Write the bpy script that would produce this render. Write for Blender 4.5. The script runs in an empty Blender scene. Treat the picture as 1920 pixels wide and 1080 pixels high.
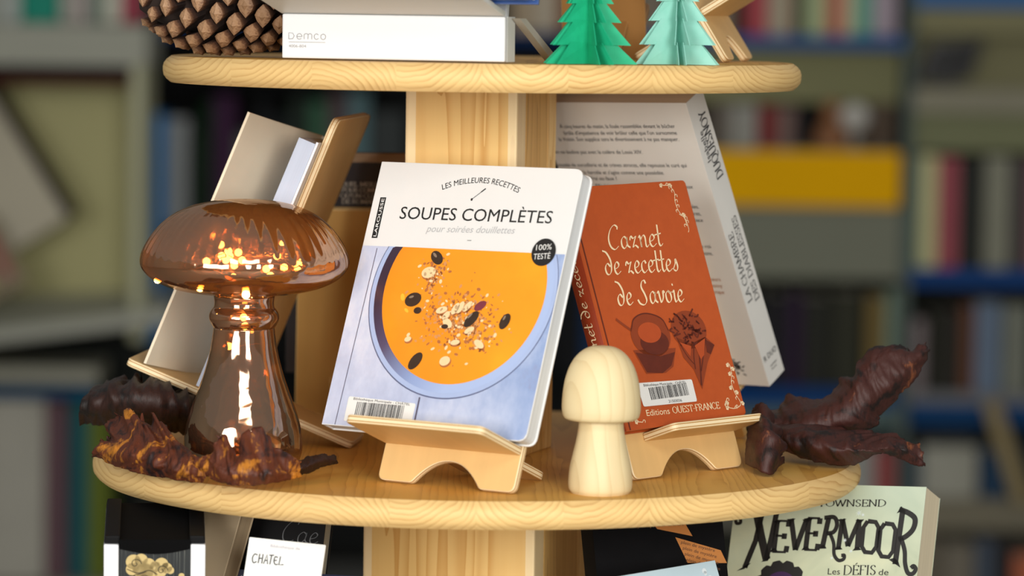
import bpy, bmesh, math, random
from mathutils import Vector, Matrix, noise

S = bpy.context.scene
COL = S.collection
R = math.radians
random.seed(7)

# ------------------------------------------------------------------ camera
FPX = 6775.0                      # focal length in pixels of a 1920 px wide frame
CY, CP, CR = R(.516), R(4.42), R(.8)
CAM_LOC = Vector((0, -2.85, .35))
_f = Vector((math.sin(CY)*math.cos(CP), math.cos(CY)*math.cos(CP), -math.sin(CP)))
_r0 = Vector((math.cos(CY), -math.sin(CY), 0))
_u0 = _r0.cross(_f)
_r = _r0*math.cos(CR) + _u0*math.sin(CR)
_u = _u0*math.cos(CR) - _r0*math.sin(CR)
cd = bpy.data.cameras.new('camera')
cam = bpy.data.objects.new('camera', cd)
COL.objects.link(cam)
cam.matrix_world = Matrix((( _r.x, _u.x, -_f.x, CAM_LOC.x), (_r.y, _u.y, -_f.y, CAM_LOC.y), (_r.z, _u.z, -_f.z, CAM_LOC.z), (0, 0, 0, 1)))
cd.sensor_width = 36
cd.lens = FPX*36/1920
cd.clip_start = .05
cd.clip_end = 60
cd.dof.use_dof = True
cd.dof.focus_distance = 2.73
cd.dof.aperture_fstop = 4.4
S.camera = cam


def at(px, py, Y):
    """the point at depth Y that the photograph shows at (px, py)"""
    v = _r*((px-960)/FPX) - _u*((py-540)/FPX) + _f
    return CAM_LOC + v*((Y-CAM_LOC.y)/v.y)


# ------------------------------------------------------------------ light
def lin(h):
    c = [int(h[i:i+2], 16)/255 for i in (0, 2, 4)]
    return tuple(x/12.92 if x < .04045 else ((x+.055)/1.055)**2.4 for x in c)


wd = bpy.data.worlds.new('world')
S.world = wd
wd.use_nodes = True
wd.node_tree.nodes['Background'].inputs[0].default_value = (1, .985, .95, 1)
wd.node_tree.nodes['Background'].inputs[1].default_value = .26


def area(name, loc, target, sx, sy, power, col):
    l = bpy.data.lights.new(name, 'AREA')
    l.shape = 'RECTANGLE'
    l.size, l.size_y, l.energy, l.color = sx, sy, power, col
    o = bpy.data.objects.new(name, l)
    COL.objects.link(o)
    o.location = loc
    d = Vector(target)-Vector(loc)
    o.rotation_euler = d.to_track_quat('-Z', 'Y').to_euler()
    return o


area('assumed_front_light', (1.15, -4.6, .8), (0, 0, .1), 1.1, 1.6, 138, (1, .975, .93))  # key area light assumed from the right front; no window is built
area('assumed_front_light', (-2.1, -4.3, .75), (0, 0, .1), 2.0, 1.6, 114, (1, .975, .93))  # softer area light added from the left front; no window is built
area('assumed_overhead_light', (.2, -3.0, 1.9), (0, 0, .1), 1.4, .7, 22, (1, .95, .86))  # assumed area light overhead; neither ceiling nor fitting is built
S.view_settings.view_transform = 'Standard'
S.view_settings.look = 'None'
S.view_settings.gamma = 1
S.view_settings.use_curve_mapping = False
S.view_settings.exposure = 0.0


# ------------------------------------------------------------------ materials
class NT:
    def __init__(self, name):
        self.m = bpy.data.materials.new(name)
        self.m.use_nodes = True
        self.t = self.m.node_tree
        self.t.nodes.clear()
        self.out = self.n('ShaderNodeOutputMaterial')

    def n(self, kind, **kw):
        nd = self.t.nodes.new(kind)
        for k, v in kw.items():
            setattr(nd, k, v)
        return nd

    def put(self, sock, v):
        if v is None:
            return
        if hasattr(v, 'is_linked') or hasattr(v, 'links'):
            self.t.links.new(v, sock)
        else:
            sock.default_value = v

    def math(self, op, a, b=None, c=None, clamp=False):
        nd = self.n('ShaderNodeMath', operation=op, use_clamp=clamp)
        for i, v in enumerate((a, b, c)):
            self.put(nd.inputs[i], v)
        return nd.outputs[0]

    def mix(self, f, a, b):
        nd = self.n('ShaderNodeMix', data_type='RGBA')
        self.put(nd.inputs[0], f)
        self.put(nd.inputs[6], a if not isinstance(a, tuple) else (*a[:3], 1))
        self.put(nd.inputs[7], b if not isinstance(b, tuple) else (*b[:3], 1))
        return nd.outputs[2]

    def noise(self, vec, scale, detail=3, rough=.5, dist=0):
        nd = self.n('ShaderNodeTexNoise')
        self.put(nd.inputs['Vector'], vec)
        nd.inputs['Scale'].default_value = scale
        nd.inputs['Detail'].default_value = detail
        nd.inputs['Roughness'].default_value = rough
        nd.inputs['Distortion'].default_value = dist
        return nd.outputs[0]

    def obj(self):
        return self.n('ShaderNodeTexCoord').outputs['Object']

    def scaled(self, vec, s):
        nd = self.n('ShaderNodeMapping')
        self.put(nd.inputs[0], vec)
        nd.inputs[3].default_value = s
        return nd.outputs[0]

    def ramp(self, f, stops):
        nd = self.n('ShaderNodeValToRGB')
        self.put(nd.inputs[0], f)
        e = nd.color_ramp.elements
        while len(e) > len(stops):
            e.remove(e[-1])
        while len(e) < len(stops):
            e.new(.5)
        for i, (p, c) in enumerate(stops):
            e[i].position = p
            e[i].color = (*c[:3], 1)
        return nd.outputs[0]

    def bsdf(self, color, rough=.5, bump=None, bstr=.2, bdist=.001, **kw):
        b = self.n('ShaderNodeBsdfPrincipled')
        self.put(b.inputs['Base Color'], color if not isinstance(color, tuple) else (*color[:3], 1))
        self.put(b.inputs['Roughness'], rough)
        for k, v in kw.items():
            self.put(b.inputs[k], v)
        if bump is not None:
            bn = self.n('ShaderNodeBump')
            bn.inputs['Strength'].default_value = bstr
            bn.inputs['Distance'].default_value = bdist
            self.put(bn.inputs['Height'], bump)
            self.t.links.new(bn.outputs[0], b.inputs['Normal'])
        self.t.links.new(b.outputs[0], self.out.inputs[0])
        return self.m


MC = {}


def plain(hexc, rough=.5, var=.08, scale=60, name=None, spec=.5):
    k = (hexc, rough, var, scale, spec)
    if k in MC:
        return MC[k]
    t = NT(name or 'painted_'+hexc)
    c = lin(hexc)
    nz = t.noise(t.obj(), scale, 4)
    d = tuple(x*(1-var) for x in c)
    e = tuple(min(1, x*(1+var)) for x in c)
    col = t.mix(nz, d, e)
    MC[k] = t.bsdf(col, rough, **{'Specular IOR Level': spec})
    return MC[k]


def pine_disc():
    t = NT('pine_boards')
    v = t.obj()
    s = t.n('ShaderNodeSeparateXYZ')
    t.put(s.inputs[0], v)
    x, y, z = s.outputs
    bi = t.math('FLOOR', t.math('DIVIDE', x, .062))
    wn = t.n('ShaderNodeTexWhiteNoise', noise_dimensions='1D')
    t.put(wn.inputs['W'], bi)
    rnd = wn.outputs['Value']
    sep = t.n('ShaderNodeSeparateColor')
    t.put(sep.inputs[0], wn.outputs['Color'])
    cx = t.math('MULTIPLY', t.math('ADD', bi, sep.outputs[0]), .062)
    sg = t.math('SUBTRACT', t.math('MULTIPLY', t.math('GREATER_THAN', sep.outputs[2], .45), 2), 1)
    dz = t.math('SUBTRACT', t.math('MULTIPLY', sg, t.math('ADD', t.math('MULTIPLY', sep.outputs[1], .045), .022)), .01)
    dx = t.math('SUBTRACT', x, cx)
    dzz = t.math('SUBTRACT', z, dz)
    wob = t.noise(t.scaled(v, (14, 2.2, 14)), 1.6, 3, .5)
    r = t.math('SQRT', t.math('ADD', t.math('MULTIPLY', dx, dx), t.math('MULTIPLY', dzz, dzz)))
    r = t.math('ADD', r, t.math('MULTIPLY', wob, .016))
    fr = t.math('FRACT', t.math('DIVIDE', r, .0040))
    ring = t.math('POWER', fr, 3.5)
    fine = t.noise(t.scaled(v, (90, 6, 90)), 4, 3)
    base = t.mix(rnd, lin('d6a148'), lin('e2b25c'))
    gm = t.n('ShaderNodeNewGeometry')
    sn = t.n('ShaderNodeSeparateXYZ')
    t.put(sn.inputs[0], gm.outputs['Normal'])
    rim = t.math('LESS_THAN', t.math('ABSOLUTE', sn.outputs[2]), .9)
    base = t.mix(t.math('MULTIPLY', rim, .55), base, lin('f0d6a2'))  # rim paler than the flat faces: its brighter light put into the colour
    fade = t.noise(t.scaled(v, (30, 30, 60)), 1.2, 2)
    col = t.mix(t.math('MULTIPLY', t.math('MULTIPLY', ring, fade), 1.0), base, lin('a4691f'))
    col = t.mix(t.math('MULTIPLY', fine, .18), col, lin('ecc67c'))
    kn = t.n('ShaderNodeTexVoronoi')
    t.put(kn.inputs['Vector'], t.scaled(v, (9, 5, 12)))
    kn.inputs['Scale'].default_value = 1
    k = t.math('LESS_THAN', kn.outputs['Distance'], .06)
    col = t.mix(t.math('MULTIPLY', k, .55), col, lin('8a4f1c'))
    return t.bsdf(col, .5, ring, .12, .0006, **{'Specular IOR Level': .3})


def pine_plank(seed, light='f0cd8e', dark='c98f3f', spread=(22, 22, 1.2), sap=0):
    t = NT('pine_plank')
    v = t.obj()
    mp = t.n('ShaderNodeMapping')
    t.put(mp.inputs[0], v)
    mp.inputs[1].default_value = (seed*1.7, seed*.9, seed*.3)
    mp.inputs[3].default_value = spread
    nz = t.noise(mp.outputs[0], 1.6, 2, .45, .4)
    fr = t.math('FRACT', t.math('MULTIPLY', nz, 9))
    st = t.math('POWER', fr, 2.2)
    f2 = t.noise(t.scaled(v, (160, 160, 6)), 3, 3)
    col = t.mix(t.math('MULTIPLY', st, .75), lin(light), lin(dark))
    col = t.mix(t.math('MULTIPLY', f2, .3), col, lin('f4d490'))
    if sap:      # pale sapwood along both edges of the board
        sx = t.n('ShaderNodeSeparateXYZ')
        t.put(sx.inputs[0], v)
        wv = t.math('ADD', t.math('ABSOLUTE', sx.outputs[0]), t.math('MULTIPLY', nz, .006))
        col = t.mix(t.math('MULTIPLY', t.math('GREATER_THAN', wv, sap), .75), col, lin('fbe8bc'))
    return t.bsdf(col, .5, fr, .05, .0004, **{'Specular IOR Level': .3})


def plywood(face='e3bd80', edge_l='f3dfb6', edge_d='b98a4a', var=.12):
    t = NT('plywood')
    v = t.obj()
    s = t.n('ShaderNodeSeparateXYZ')
    t.put(s.inputs[0], v)
    y = s.outputs[1]
    n1 = t.noise(t.scaled(v, (55, 55, 5)), 1.5, 4)
    n2 = t.noise(v, 7, 2)
    c = t.mix(n1, tuple(a*(1-var) for a in lin(face)), tuple(min(1, a*(1+var*.8)) for a in lin(face)))
    c = t.mix(t.math('MULTIPLY', n2, .25), c, lin('cf9f55'))
    ph = t.math('DIVIDE', y, .006)
    band = t.math('LESS_THAN', t.math('ABSOLUTE', t.math('SUBTRACT', t.math('FRACT', t.math('MULTIPLY', ph, 2.0)), .5)), .13)
    inside = t.math('MULTIPLY', t.math('GREATER_THAN', ph, .04), t.math('LESS_THAN', ph, .96))
    e = t.mix(band, lin(edge_l), lin(edge_d))
    col = t.mix(inside, c, e)
    return t.bsdf(col, .5, n1, .08, .0005)


def turned_wood():
    t = NT('pale_turned_wood')
    v = t.obj()
    s = t.n('ShaderNodeSeparateXYZ')
    t.put(s.inputs[0], v)
    wob = t.noise(t.scaled(v, (20, 20, 8)), 1.2, 2)
    a = t.math('ADD', t.math('MULTIPLY', s.outputs[0], 1.0), t.math('MULTIPLY', s.outputs[1], .55))
    a = t.math('ADD', a, t.math('ADD', t.math('MULTIPLY', wob, .022), t.math('MULTIPLY', s.outputs[2], .12)))
    fr = t.math('FRACT', t.math('DIVIDE', a, .0115))
    st = t.math('POWER', fr, 4)
    f2 = t.noise(t.scaled(v, (120, 120, 14)), 3, 3)
    col = t.mix(t.math('MULTIPLY', st, .30), lin('e2d0a4'), lin('b8955a'))
    col = t.mix(t.math('MULTIPLY', f2, .25), col, lin('e0c493'))
    return t.bsdf(col, .55)


def glass_amber():
    t = NT('amber_mirrored_glass')
    v = t.obj()
    nz = t.noise(t.scaled(v, (1, 1, .8)), 38, 2, .5, .6)
    n2 = t.noise(v, 14, 3, .5)
    tr = t.n('ShaderNodeBsdfTransparent')
    tint = t.mix(n2, lin('e3bd94'), lin('f5ddc0'))
    t.put(tr.inputs[0], tint)
    gl = t.n('ShaderNodeBsdfGlossy')
    gl.inputs['Roughness'].default_value = .06
    gl.inputs['Color'].default_value = (*lin('e8cdb4'), 1)
    bn = t.n('ShaderNodeBump')
    bn.inputs['Strength'].default_value = .35
    bn.inputs['Distance'].default_value = .003
    t.put(bn.inputs['Height'], nz)
    t.t.links.new(bn.outputs[0], gl.inputs['Normal'])
    fr = t.n('ShaderNodeFresnel')
    fr.inputs['IOR'].default_value = 1.9
    t.t.links.new(bn.outputs[0], fr.inputs['Normal'])
    f = t.math('ADD', t.math('MULTIPLY', fr.outputs[0], .75), .34, clamp=True)
    mx = t.n('ShaderNodeMixShader')
    t.put(mx.inputs[0], f)
    t.t.links.new(tr.outputs[0], mx.inputs[1])
    t.t.links.new(gl.outputs[0], mx.inputs[2])
    tl = t.n('ShaderNodeBsdfTranslucent')
    t.put(tl.inputs[0], (*lin('e8bc88'), 1))
    df = t.n('ShaderNodeBsdfDiffuse')
    t.put(df.inputs[0], (*lin('e0c0a0'), 1))
    m2 = t.n('ShaderNodeMixShader')
    m2.inputs[0].default_value = .5
    t.t.links.new(tl.outputs[0], m2.inputs[1])
    t.t.links.new(df.outputs[0], m2.inputs[2])
    m3 = t.n('ShaderNodeMixShader')
    m3.inputs[0].default_value = .035
    t.t.links.new(mx.outputs[0], m3.inputs[1])
    t.t.links.new(m2.outputs[0], m3.inputs[2])
    t.t.links.new(m3.outputs[0], t.out.inputs[0])
    return t.m


def dried(dark, mid, light, amount, name):
    t = NT(name)
    v = t.obj()
    n1 = t.noise(v, 34, 3, .55, 1.2)
    n2 = t.noise(t.scaled(v, (170, 60, 50)), 2.0, 4, .65)
    f = t.math('ADD', t.math('MULTIPLY', n1, .8), t.math('MULTIPLY', n2, .25))
    col = t.ramp(f, [(.40, lin(dark)), (.50, lin(mid)), (amount, lin(mid)), (amount+.07, lin(light))])
    return t.bsdf(col, .6, n2, .6, .0012)


def emit(hexc, strength):
    t = NT('led_glow')
    e = t.n('ShaderNodeEmission')
    e.inputs[0].default_value = (*lin(hexc), 1)
    e.inputs[1].default_value = strength
    t.t.links.new(e.outputs[0], t.out.inputs[0])
    return t.m


def pages(hexc='e9e0cc', axis=1, pitch=.0006, dark=.75):
    k = ('pages', hexc, axis, pitch, dark)
    if k in MC:
        return MC[k]
    t = NT('page_edges')
    v = t.obj()
    sc = [3, 3, 3]
    sc[axis] = 1/pitch/4
    nz = t.noise(t.scaled(v, tuple(sc)), 1, 2, .6)
    c = lin(hexc)
    col = t.mix(nz, tuple(a*dark for a in c), tuple(min(1, a*1.06) for a in c))
    MC[k] = t.bsdf(col, .75, nz, .1, .0003)
    return MC[k]


# ------------------------------------------------------------------ mesh helpers
class MB:
    def __init__(self):
        self.v, self.f = [], []

    def add(self, vs, fs):
        o = len(self.v)
        self.v += [tuple(p) for p in vs]
        self.f += [tuple(i+o for i in q) for q in fs]
        return self

    def box(self, x0, x1, y0, y1, z0, z1, M=None):
        vs = [Vector((x, y, z)) for x in (x0, x1) for y in (y0, y1) for z in (z0, z1)]
        if M:
            vs = [M @ p for p in vs]
        return self.add(vs, [(0, 1, 3, 2), (4, 6, 7, 5), (0, 4, 5, 1), (2, 3, 7, 6), (0, 2, 6, 4), (1, 5, 7, 3)])

    def plate(self, poly, y0, y1):
        """outline in the x-z plane given thickness along y"""
        n = len(poly)
        vs = [(x, y0, z) for x, z in poly]+[(x, y1, z) for x, z in poly]
        fs = [tuple(range(n)), tuple(range(2*n-1, n-1, -1))]
        fs += [(i, i+n, (i+1) % n+n, (i+1) % n) for i in range(n)]
        return self.add(vs, fs)

    def lathe(self, prof, seg=64, fn=None, cap=True):
        vs, fs = [], []
        for i, (r, z) in enumerate(prof):
            for k in range(seg):
                a = 2*math.pi*k/seg
                rr = fn(r, z, a) if fn else r
                vs.append((rr*math.cos(a), rr*math.sin(a), z))
        for i in range(len(prof)-1):
            for k in range(seg):
                a, b = i*seg+k, i*seg+(k+1) % seg
                fs.append((a, b, b+seg, a+seg))
        if cap:
            fs.append(tuple(range(seg-1, -1, -1)))
            fs.append(tuple(range((len(prof)-1)*seg, len(prof)*seg)))
        return self.add(vs, fs)

    def tube(self, pts, r, seg=6):
        vs, fs = [], []
        pts = [Vector(p) for p in pts]
        for i, p in enumerate(pts):
            d = (pts[min(i+1, len(pts)-1)]-pts[max(i-1, 0)]).normalized()
            a = d.cross(Vector((.3, .5, .81))).normalized()
            b = d.cross(a)
            for k in range(seg):
                t = 2*math.pi*k/seg
                vs.append(p+(a*math.cos(t)+b*math.sin(t))*r)
        for i in range(len(pts)-1):
            for k in range(seg):
                q, w = i*seg+k, i*seg+(k+1) % seg
                fs.append((q, w, w+seg, q+seg))
        fs += [tuple(range(seg-1, -1, -1)), tuple(range((len(pts)-1)*seg, len(pts)*seg))]
        return self.add(vs, fs)

    def build(self, name, mat, parent=None, smooth=False, bevel=0, bseg=2, solid=0, M=None, angle=None):
        me = bpy.data.meshes.new(name)
        me.from_pydata([tuple(p) for p in self.v], [], self.f)
        bm = bmesh.new()
        bm.from_mesh(me)
        bmesh.ops.remove_doubles(bm, verts=bm.verts, dist=1e-6)
        bmesh.ops.recalc_face_normals(bm, faces=bm.faces)
        if bevel:
            es = [e for e in bm.edges if len(e.link_faces) == 2 and e.calc_face_angle(0) > R(35)]
            bmesh.ops.bevel(bm, geom=es, offset=bevel, segments=bseg, affect='EDGES', profile=.6)
        bm.to_mesh(me)
        bm.free()
        if smooth:
            me.polygons.foreach_set('use_smooth', [True]*len(me.polygons))
            if angle:
                try:
                    me.set_sharp_from_angle(angle=R(angle))
                except Exception:
                    pass
        me.materials.append(mat)
        o = bpy.data.objects.new(name, me)
        COL.objects.link(o)
        if M is not None:
            o.matrix_local = M
        if parent:
            o.parent = parent
        if solid:
            md = o.modifiers.new('thickness', 'SOLIDIFY')
            md.thickness = solid
            md.offset = 0
        return o


def tag(o, label, cat, group=None, kind=None):
    if label:
        o['label'] = label
    if cat:
        o['category'] = cat
    if group:
        o['group'] = group
    if kind:
        o['kind'] = kind
    return o


def thing(name, label, cat, M=None, group=None):
    o = bpy.data.objects.new(name, None)
    o.empty_display_size = .02
    COL.objects.link(o)
    if M is not None:
        o.matrix_world = M
    return tag(o, label, cat, group)


def rpoly(pts, rad, n=5):
    """round the corners of a polygon; rad is one number or one per corner"""
    out = []
    m = len(pts)
    for i in range(m):
        r = rad[i] if isinstance(rad, (list, tuple)) else rad
        p, a, b = Vector(pts[i]), Vector(pts[i-1]), Vector(pts[(i+1) % m])
        if r <= 0:
            out.append(tuple(p))
            continue
        u, w = (a-p), (b-p)
        r = min(r, u.length*.49, w.length*.49)
        s, e = p+u.normalized()*r, p+w.normalized()*r
        for k in range(n+1):
            t = k/n
            q = s*(1-t)**2+p*2*t*(1-t)+e*t*t
            out.append(tuple(q))
    return out


def crom(pts, n=8, closed=False):
    P = [Vector(p) for p in pts]
    m = len(P)
    out = []
    for i in range(m if closed else m-1):
        if closed:
            a, b, c, d = P[i-1], P[i], P[(i+1) % m], P[(i+2) % m]
        else:
            b, c = P[i], P[i+1]
            a = P[i-1] if i else b*2-c
            d = P[i+2] if i+2 < m else c*2-b
        for k in range(n):
            t = k/n
            out.append(.5*((2*b)+(c-a)*t+(2*a-5*b+4*c-d)*t*t+(3*b-a-3*c+d)*t**3))
    if not closed:
        out.append(P[-1])
    return out


# ------------------------------------------------------------------ print: flat lettering and pictures on a surface
class Ink:
    def __init__(self):
        self.v, self.f = [], []

    def poly(self, pts):
        o = len(self.v)
        self.v += [tuple(p) for p in pts]
        self.f.append(tuple(range(o, o+len(pts))))
        return self

    def ellipse(self, cx, cy, rx, ry, n=40, rot=0):
        c, s = math.cos(rot), math.sin(rot)
        return self.poly([(cx+rx*math.cos(a)*c-ry*math.sin(a)*s, cy+rx*math.cos(a)*s+ry*math.sin(a)*c) for a in (2*math.pi*k/n for k in range(n))])

    def stroke(self, pts, W, ang=None, mn=None, smooth=True, taper=False, n=7):
        P = crom([Vector((*p, 0)) for p in pts], n) if smooth else [Vector((*p, 0)) for p in pts]
        o = len(self.v)
        m = len(P)
        for i, p in enumerate(P):
            d = P[min(i+1, m-1)]-P[max(i-1, 0)]
            if d.length < 1e-9:
                d = Vector((1, 0, 0))
            d.normalize()
            q = Vector((-d.y, d.x, 0))
            w = W
            if ang is not None:
                nb = Vector((math.cos(ang), math.sin(ang), 0))
                w = max(mn or W*.2, W*abs(nb.dot(q)))
            if taper:
                w *= .25+.75*math.sin(math.pi*min(1, max(0, i/(m-1))))
            self.v += [(p.x+q.x*w/2, p.y+q.y*w/2), (p.x-q.x*w/2, p.y-q.y*w/2)]
        for i in range(m-1):
            a = o+2*i
            self.f.append((a, a+1, a+3, a+2))
        return self

    def text(self, s, x0, z0, width, height, x1=None, z1=None, slant=0, fn=None, align=None):
        """the words fitted into width by height, the base line running from (x0,z0) towards (x1,z1)"""
        vs, fs, w, h = glyphs(s)
        if not vs:
            return self
        dx, dz = (1, 0) if x1 is None else (x1-x0, z1-z0)
        L = math.hypot(dx, dz)
        dx, dz = dx/L, dz/L
        o = len(self.v)
        for (a, b) in vs:
            u, q = a/w*width, b/h*height
            u += slant*q
            if fn:
                self.v.append(fn(u, q))
            else:
                self.v.append((x0+u*dx-q*dz, z0+u*dz+q*dx))
        self.f += [tuple(i+o for i in q) for q in fs]
        return self

    def build(self, name, mat, parent, where, e=.00025, label=None):
        vs = [where(x/1000, z/1000, e) for x, z in self.v]
        me = bpy.data.meshes.new(name)
        me.from_pydata(vs, [], self.f)
        me.materials.append(mat)
        o = bpy.data.objects.new(name, me)
        COL.objects.link(o)
        pt = getattr(where, 'part', None)
        o.parent = COVER.get((parent.name, pt), parent) if pt else parent
        if label:
            o['label'] = label
        return o


COVER = {}


class Where:
    def __init__(self, fn, part):
        self.fn, self.part = fn, part

    def __call__(self, x, z, e):
        return self.fn(x, z, e)


GC = {}


def glyphs(s):
    if s in GC:
        return GC[s]
    cu = bpy.data.curves.new('lettering', 'FONT')
    cu.body = s
    cu.resolution_u = 3
    o = bpy.data.objects.new('lettering', cu)
    COL.objects.link(o)
    me = bpy.data.meshes.new_from_object(o.evaluated_get(bpy.context.evaluated_depsgraph_get()))
    vs = [(p.co.x, p.co.y) for p in me.vertices]
    fs = [tuple(p.vertices) for p in me.polygons]
    bpy.data.objects.remove(o)
    bpy.data.curves.remove(cu)
    bpy.data.meshes.remove(me)
    if vs:
        x0 = min(p[0] for p in vs)
        w = max(p[0] for p in vs)-x0
        vs = [(p[0]-x0, p[1]) for p in vs]
        GC[s] = (vs, fs, w, .729*1.0)
    else:
        GC[s] = ([], [], 1, 1)
    return GC[s]


# pen-drawn letters: advance, strokes ('L' straight, 'C' curved) and serif points, cap height 1
SER = {
    'A': (.86, [('L', (.06, 0), (.43, 1)), ('L', (.43, 1), (.8, 0)), ('L', (.2, .36), (.66, .36))], [(.06, 0), (.8, 0)]),
    'B': (.76, [('L', (.16, 0), (.16, 1)), ('C', (.1, 1), (.45, 1), (.62, .77), (.42, .54), (.16, .53)), ('C', (.3, .53), (.52, .5), (.7, .27), (.48, 0), (.1, 0))], [(.16, 0), (.16, 1)]),
    'C': (.84, [('C', (.76, .82), (.6, .99), (.4, 1), (.14, .78), (.08, .5), (.14, .22), (.4, 0), (.62, .02), (.78, .2))], []),
    'D': (.92, [('L', (.16, 0), (.16, 1)), ('C', (.1, 1), (.45, 1), (.74, .8), (.84, .5), (.74, .2), (.45, 0), (.1, 0))], [(.16, 0), (.16, 1)]),
    'E': (.72, [('L', (.16, 0), (.16, 1)), ('L', (.1, 1), (.64, 1)), ('L', (.16, .52), (.52, .52)), ('L', (.1, 0), (.66, 0)), ('L', (.64, 1), (.64, .82)), ('L', (.66, 0), (.68, .2)), ('L', (.52, .6), (.52, .42))], [(.16, 0), (.16, 1)]),
    'F': (.68, [('L', (.16, 0), (.16, 1)), ('L', (.1, 1), (.62, 1)), ('L', (.16, .52), (.5, .52)), ('L', (.62, 1), (.62, .8))], [(.16, 0), (.16, 1)]),
    'H': (.92, [('L', (.16, 0), (.16, 1)), ('L', (.76, 0), (.76, 1)), ('L', (.16, .52), (.76, .52))], [(.16, 0), (.16, 1), (.76, 0), (.76, 1)]),
    'I': (.4, [('L', (.2, 0), (.2, 1))], [(.2, 0), (.2, 1)]),
    'J': (.5, [('C', (.3, 1), (.3, .5), (.28, .1), (.14, -.08), (.02, .02))], [(.3, 1)]),
    'L': (.7, [('L', (.16, 0), (.16, 1)), ('L', (.1, 0), (.62, 0)), ('L', (.62, 0), (.64, .2))], [(.16, 0), (.16, 1)]),
    'M': (1.06, [('L', (.14, 0), (.18, 1)), ('L', (.18, 1), (.53, .12)), ('L', (.53, .12), (.88, 1)), ('L', (.88, 1), (.92, 0))], [(.14, 0), (.92, 0), (.16, 1), (.9, 1)]),
    'N': (.94, [('L', (.15, 0), (.15, 1)), ('L', (.15, 1), (.79, 0)), ('L', (.79, 0), (.79, 1))], [(.15, 0), (.12, 1), (.79, 1)]),
    'O': (.96, [('C', (.48, 1), (.16, .82), (.07, .5), (.16, .18), (.48, 0), (.8, .18), (.89, .5), (.8, .82), (.48, 1))], []),
    'P': (.74, [('L', (.16, 0), (.16, 1)), ('C', (.1, 1), (.48, 1), (.66, .74), (.46, .47), (.16, .46))], [(.16, 0), (.16, 1)]),
    'Q': (.96, [('C', (.48, 1), (.16, .82), (.07, .5), (.16, .18), (.48, 0), (.8, .18), (.89, .5), (.8, .82), (.48, 1)), ('C', (.42, .04), (.6, -.14), (.8, -.22), (1, -.16))], []),
    'R': (.84, [('L', (.16, 0), (.16, 1)), ('C', (.1, 1), (.48, 1), (.66, .76), (.46, .52), (.16, .5)), ('L', (.38, .5), (.78, 0))], [(.16, 0), (.16, 1), (.78, 0)]),
    'S': (.66, [('C', (.56, .82), (.42, 1), (.22, .97), (.11, .78), (.24, .58), (.44, .44), (.56, .24), (.44, .03), (.22, 0), (.09, .18))], []),
    'T': (.8, [('L', (.4, 0), (.4, 1)), ('L', (.06, 1), (.74, 1)), ('L', (.06, 1), (.04, .8)), ('L', (.74, 1), (.76, .8))], [(.4, 0)]),
    'U': (.92, [('C', (.16, 1), (.16, .6), (.17, .25), (.3, .04), (.5, 0), (.68, .08), (.77, .28), (.78, .6), (.78, 1))], [(.16, 1), (.78, 1)]),
    'V': (.86, [('L', (.06, 1), (.43, 0)), ('L', (.43, 0), (.8, 1))], [(.06, 1), (.8, 1)]),
    'W': (1.2, [('L', (.06, 1), (.34, 0)), ('L', (.34, 0), (.6, .9)), ('L', (.6, .9), (.86, 0)), ('L', (.86, 0), (1.14, 1))], [(.06, 1), (1.14, 1), (.6, .93)]),
    'Y': (.82, [('L', (.06, 1), (.41, .48)), ('L', (.41, .48), (.76, 1)), ('L', (.41, 0), (.41, .48))], [(.06, 1), (.76, 1), (.41, 0)]),
    '-': (.4, [('L', (.06, .4), (.34, .4))], []),
    "'": (.24, [('L', (.12, 1.02), (.12, .76))], []),
    ' ': (.36, [], []),
}
# upright script hand, x height .5
SCR = {
    'C': (.62, [(.6, .86), (.62, .98), (.48, 1.06), (.26, .86), (.1, .5), (.12, .14), (.3, -.02), (.52, .12)]),
    'S': (.66, [(.62, .9), (.56, 1.04), (.42, .98), (.34, .74), (.46, .42), (.5, .14), (.34, -.04), (.12, .02), (.02, .2)]),
    'a': (.46, [(.36, .42), (.24, .52), (.09, .36), (.07, .1), (.18, 0), (.33, .2), (.37, .5), (.34, .14), (.46, .02)]),
    'c': (.38, [(.33, .4), (.26, .52), (.1, .4), (.06, .14), (.17, -.01), (.36, .12)]),
    'd': (.5, [(.36, .34), (.22, .48), (.08, .3), (.1, .05), (.24, 0), (.38, .2), (.42, .6), (.28, .95), (.08, 1.06)]),
    'e': (.38, [(.08, .22), (.26, .3), (.32, .44), (.22, .53), (.09, .36), (.07, .12), (.18, -.01), (.38, .12)]),
    'i': (.26, [(.04, .42), (.14, .52), (.12, .16), (.16, 0), (.28, .1)]),
    'n': (.5, [(.02, .42), (.11, .5), (.1, 0), (.12, .3), (.28, .52), (.36, .42), (.34, .08), (.4, 0), (.5, .1)]),
    'o': (.42, [(.22, .52), (.08, .38), (.08, .1), (.2, 0), (.34, .14), (.34, .38), (.22, .52), (.3, .44), (.44, .46)]),
    'r': (.46, [(.04, .34), (.12, .52), (.22, .42), (.36, .5), (.26, .3), (.14, .02), (.26, .1), (.4, -.02)]),
    's': (.34, [(.02, .06), (.2, .34), (.24, .52), (.3, .2), (.2, 0), (.06, .04)]),
    't': (.3, [(.2, .96), (.16, .5), (.13, .12), (.2, 0), (.32, .1)]),
    'v': (.44, [(.03, .42), (.12, .52), (.15, .2), (.2, .02), (.34, .24), (.38, .52), (.46, .44)]),
    ' ': (.26, []),
}


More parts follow.
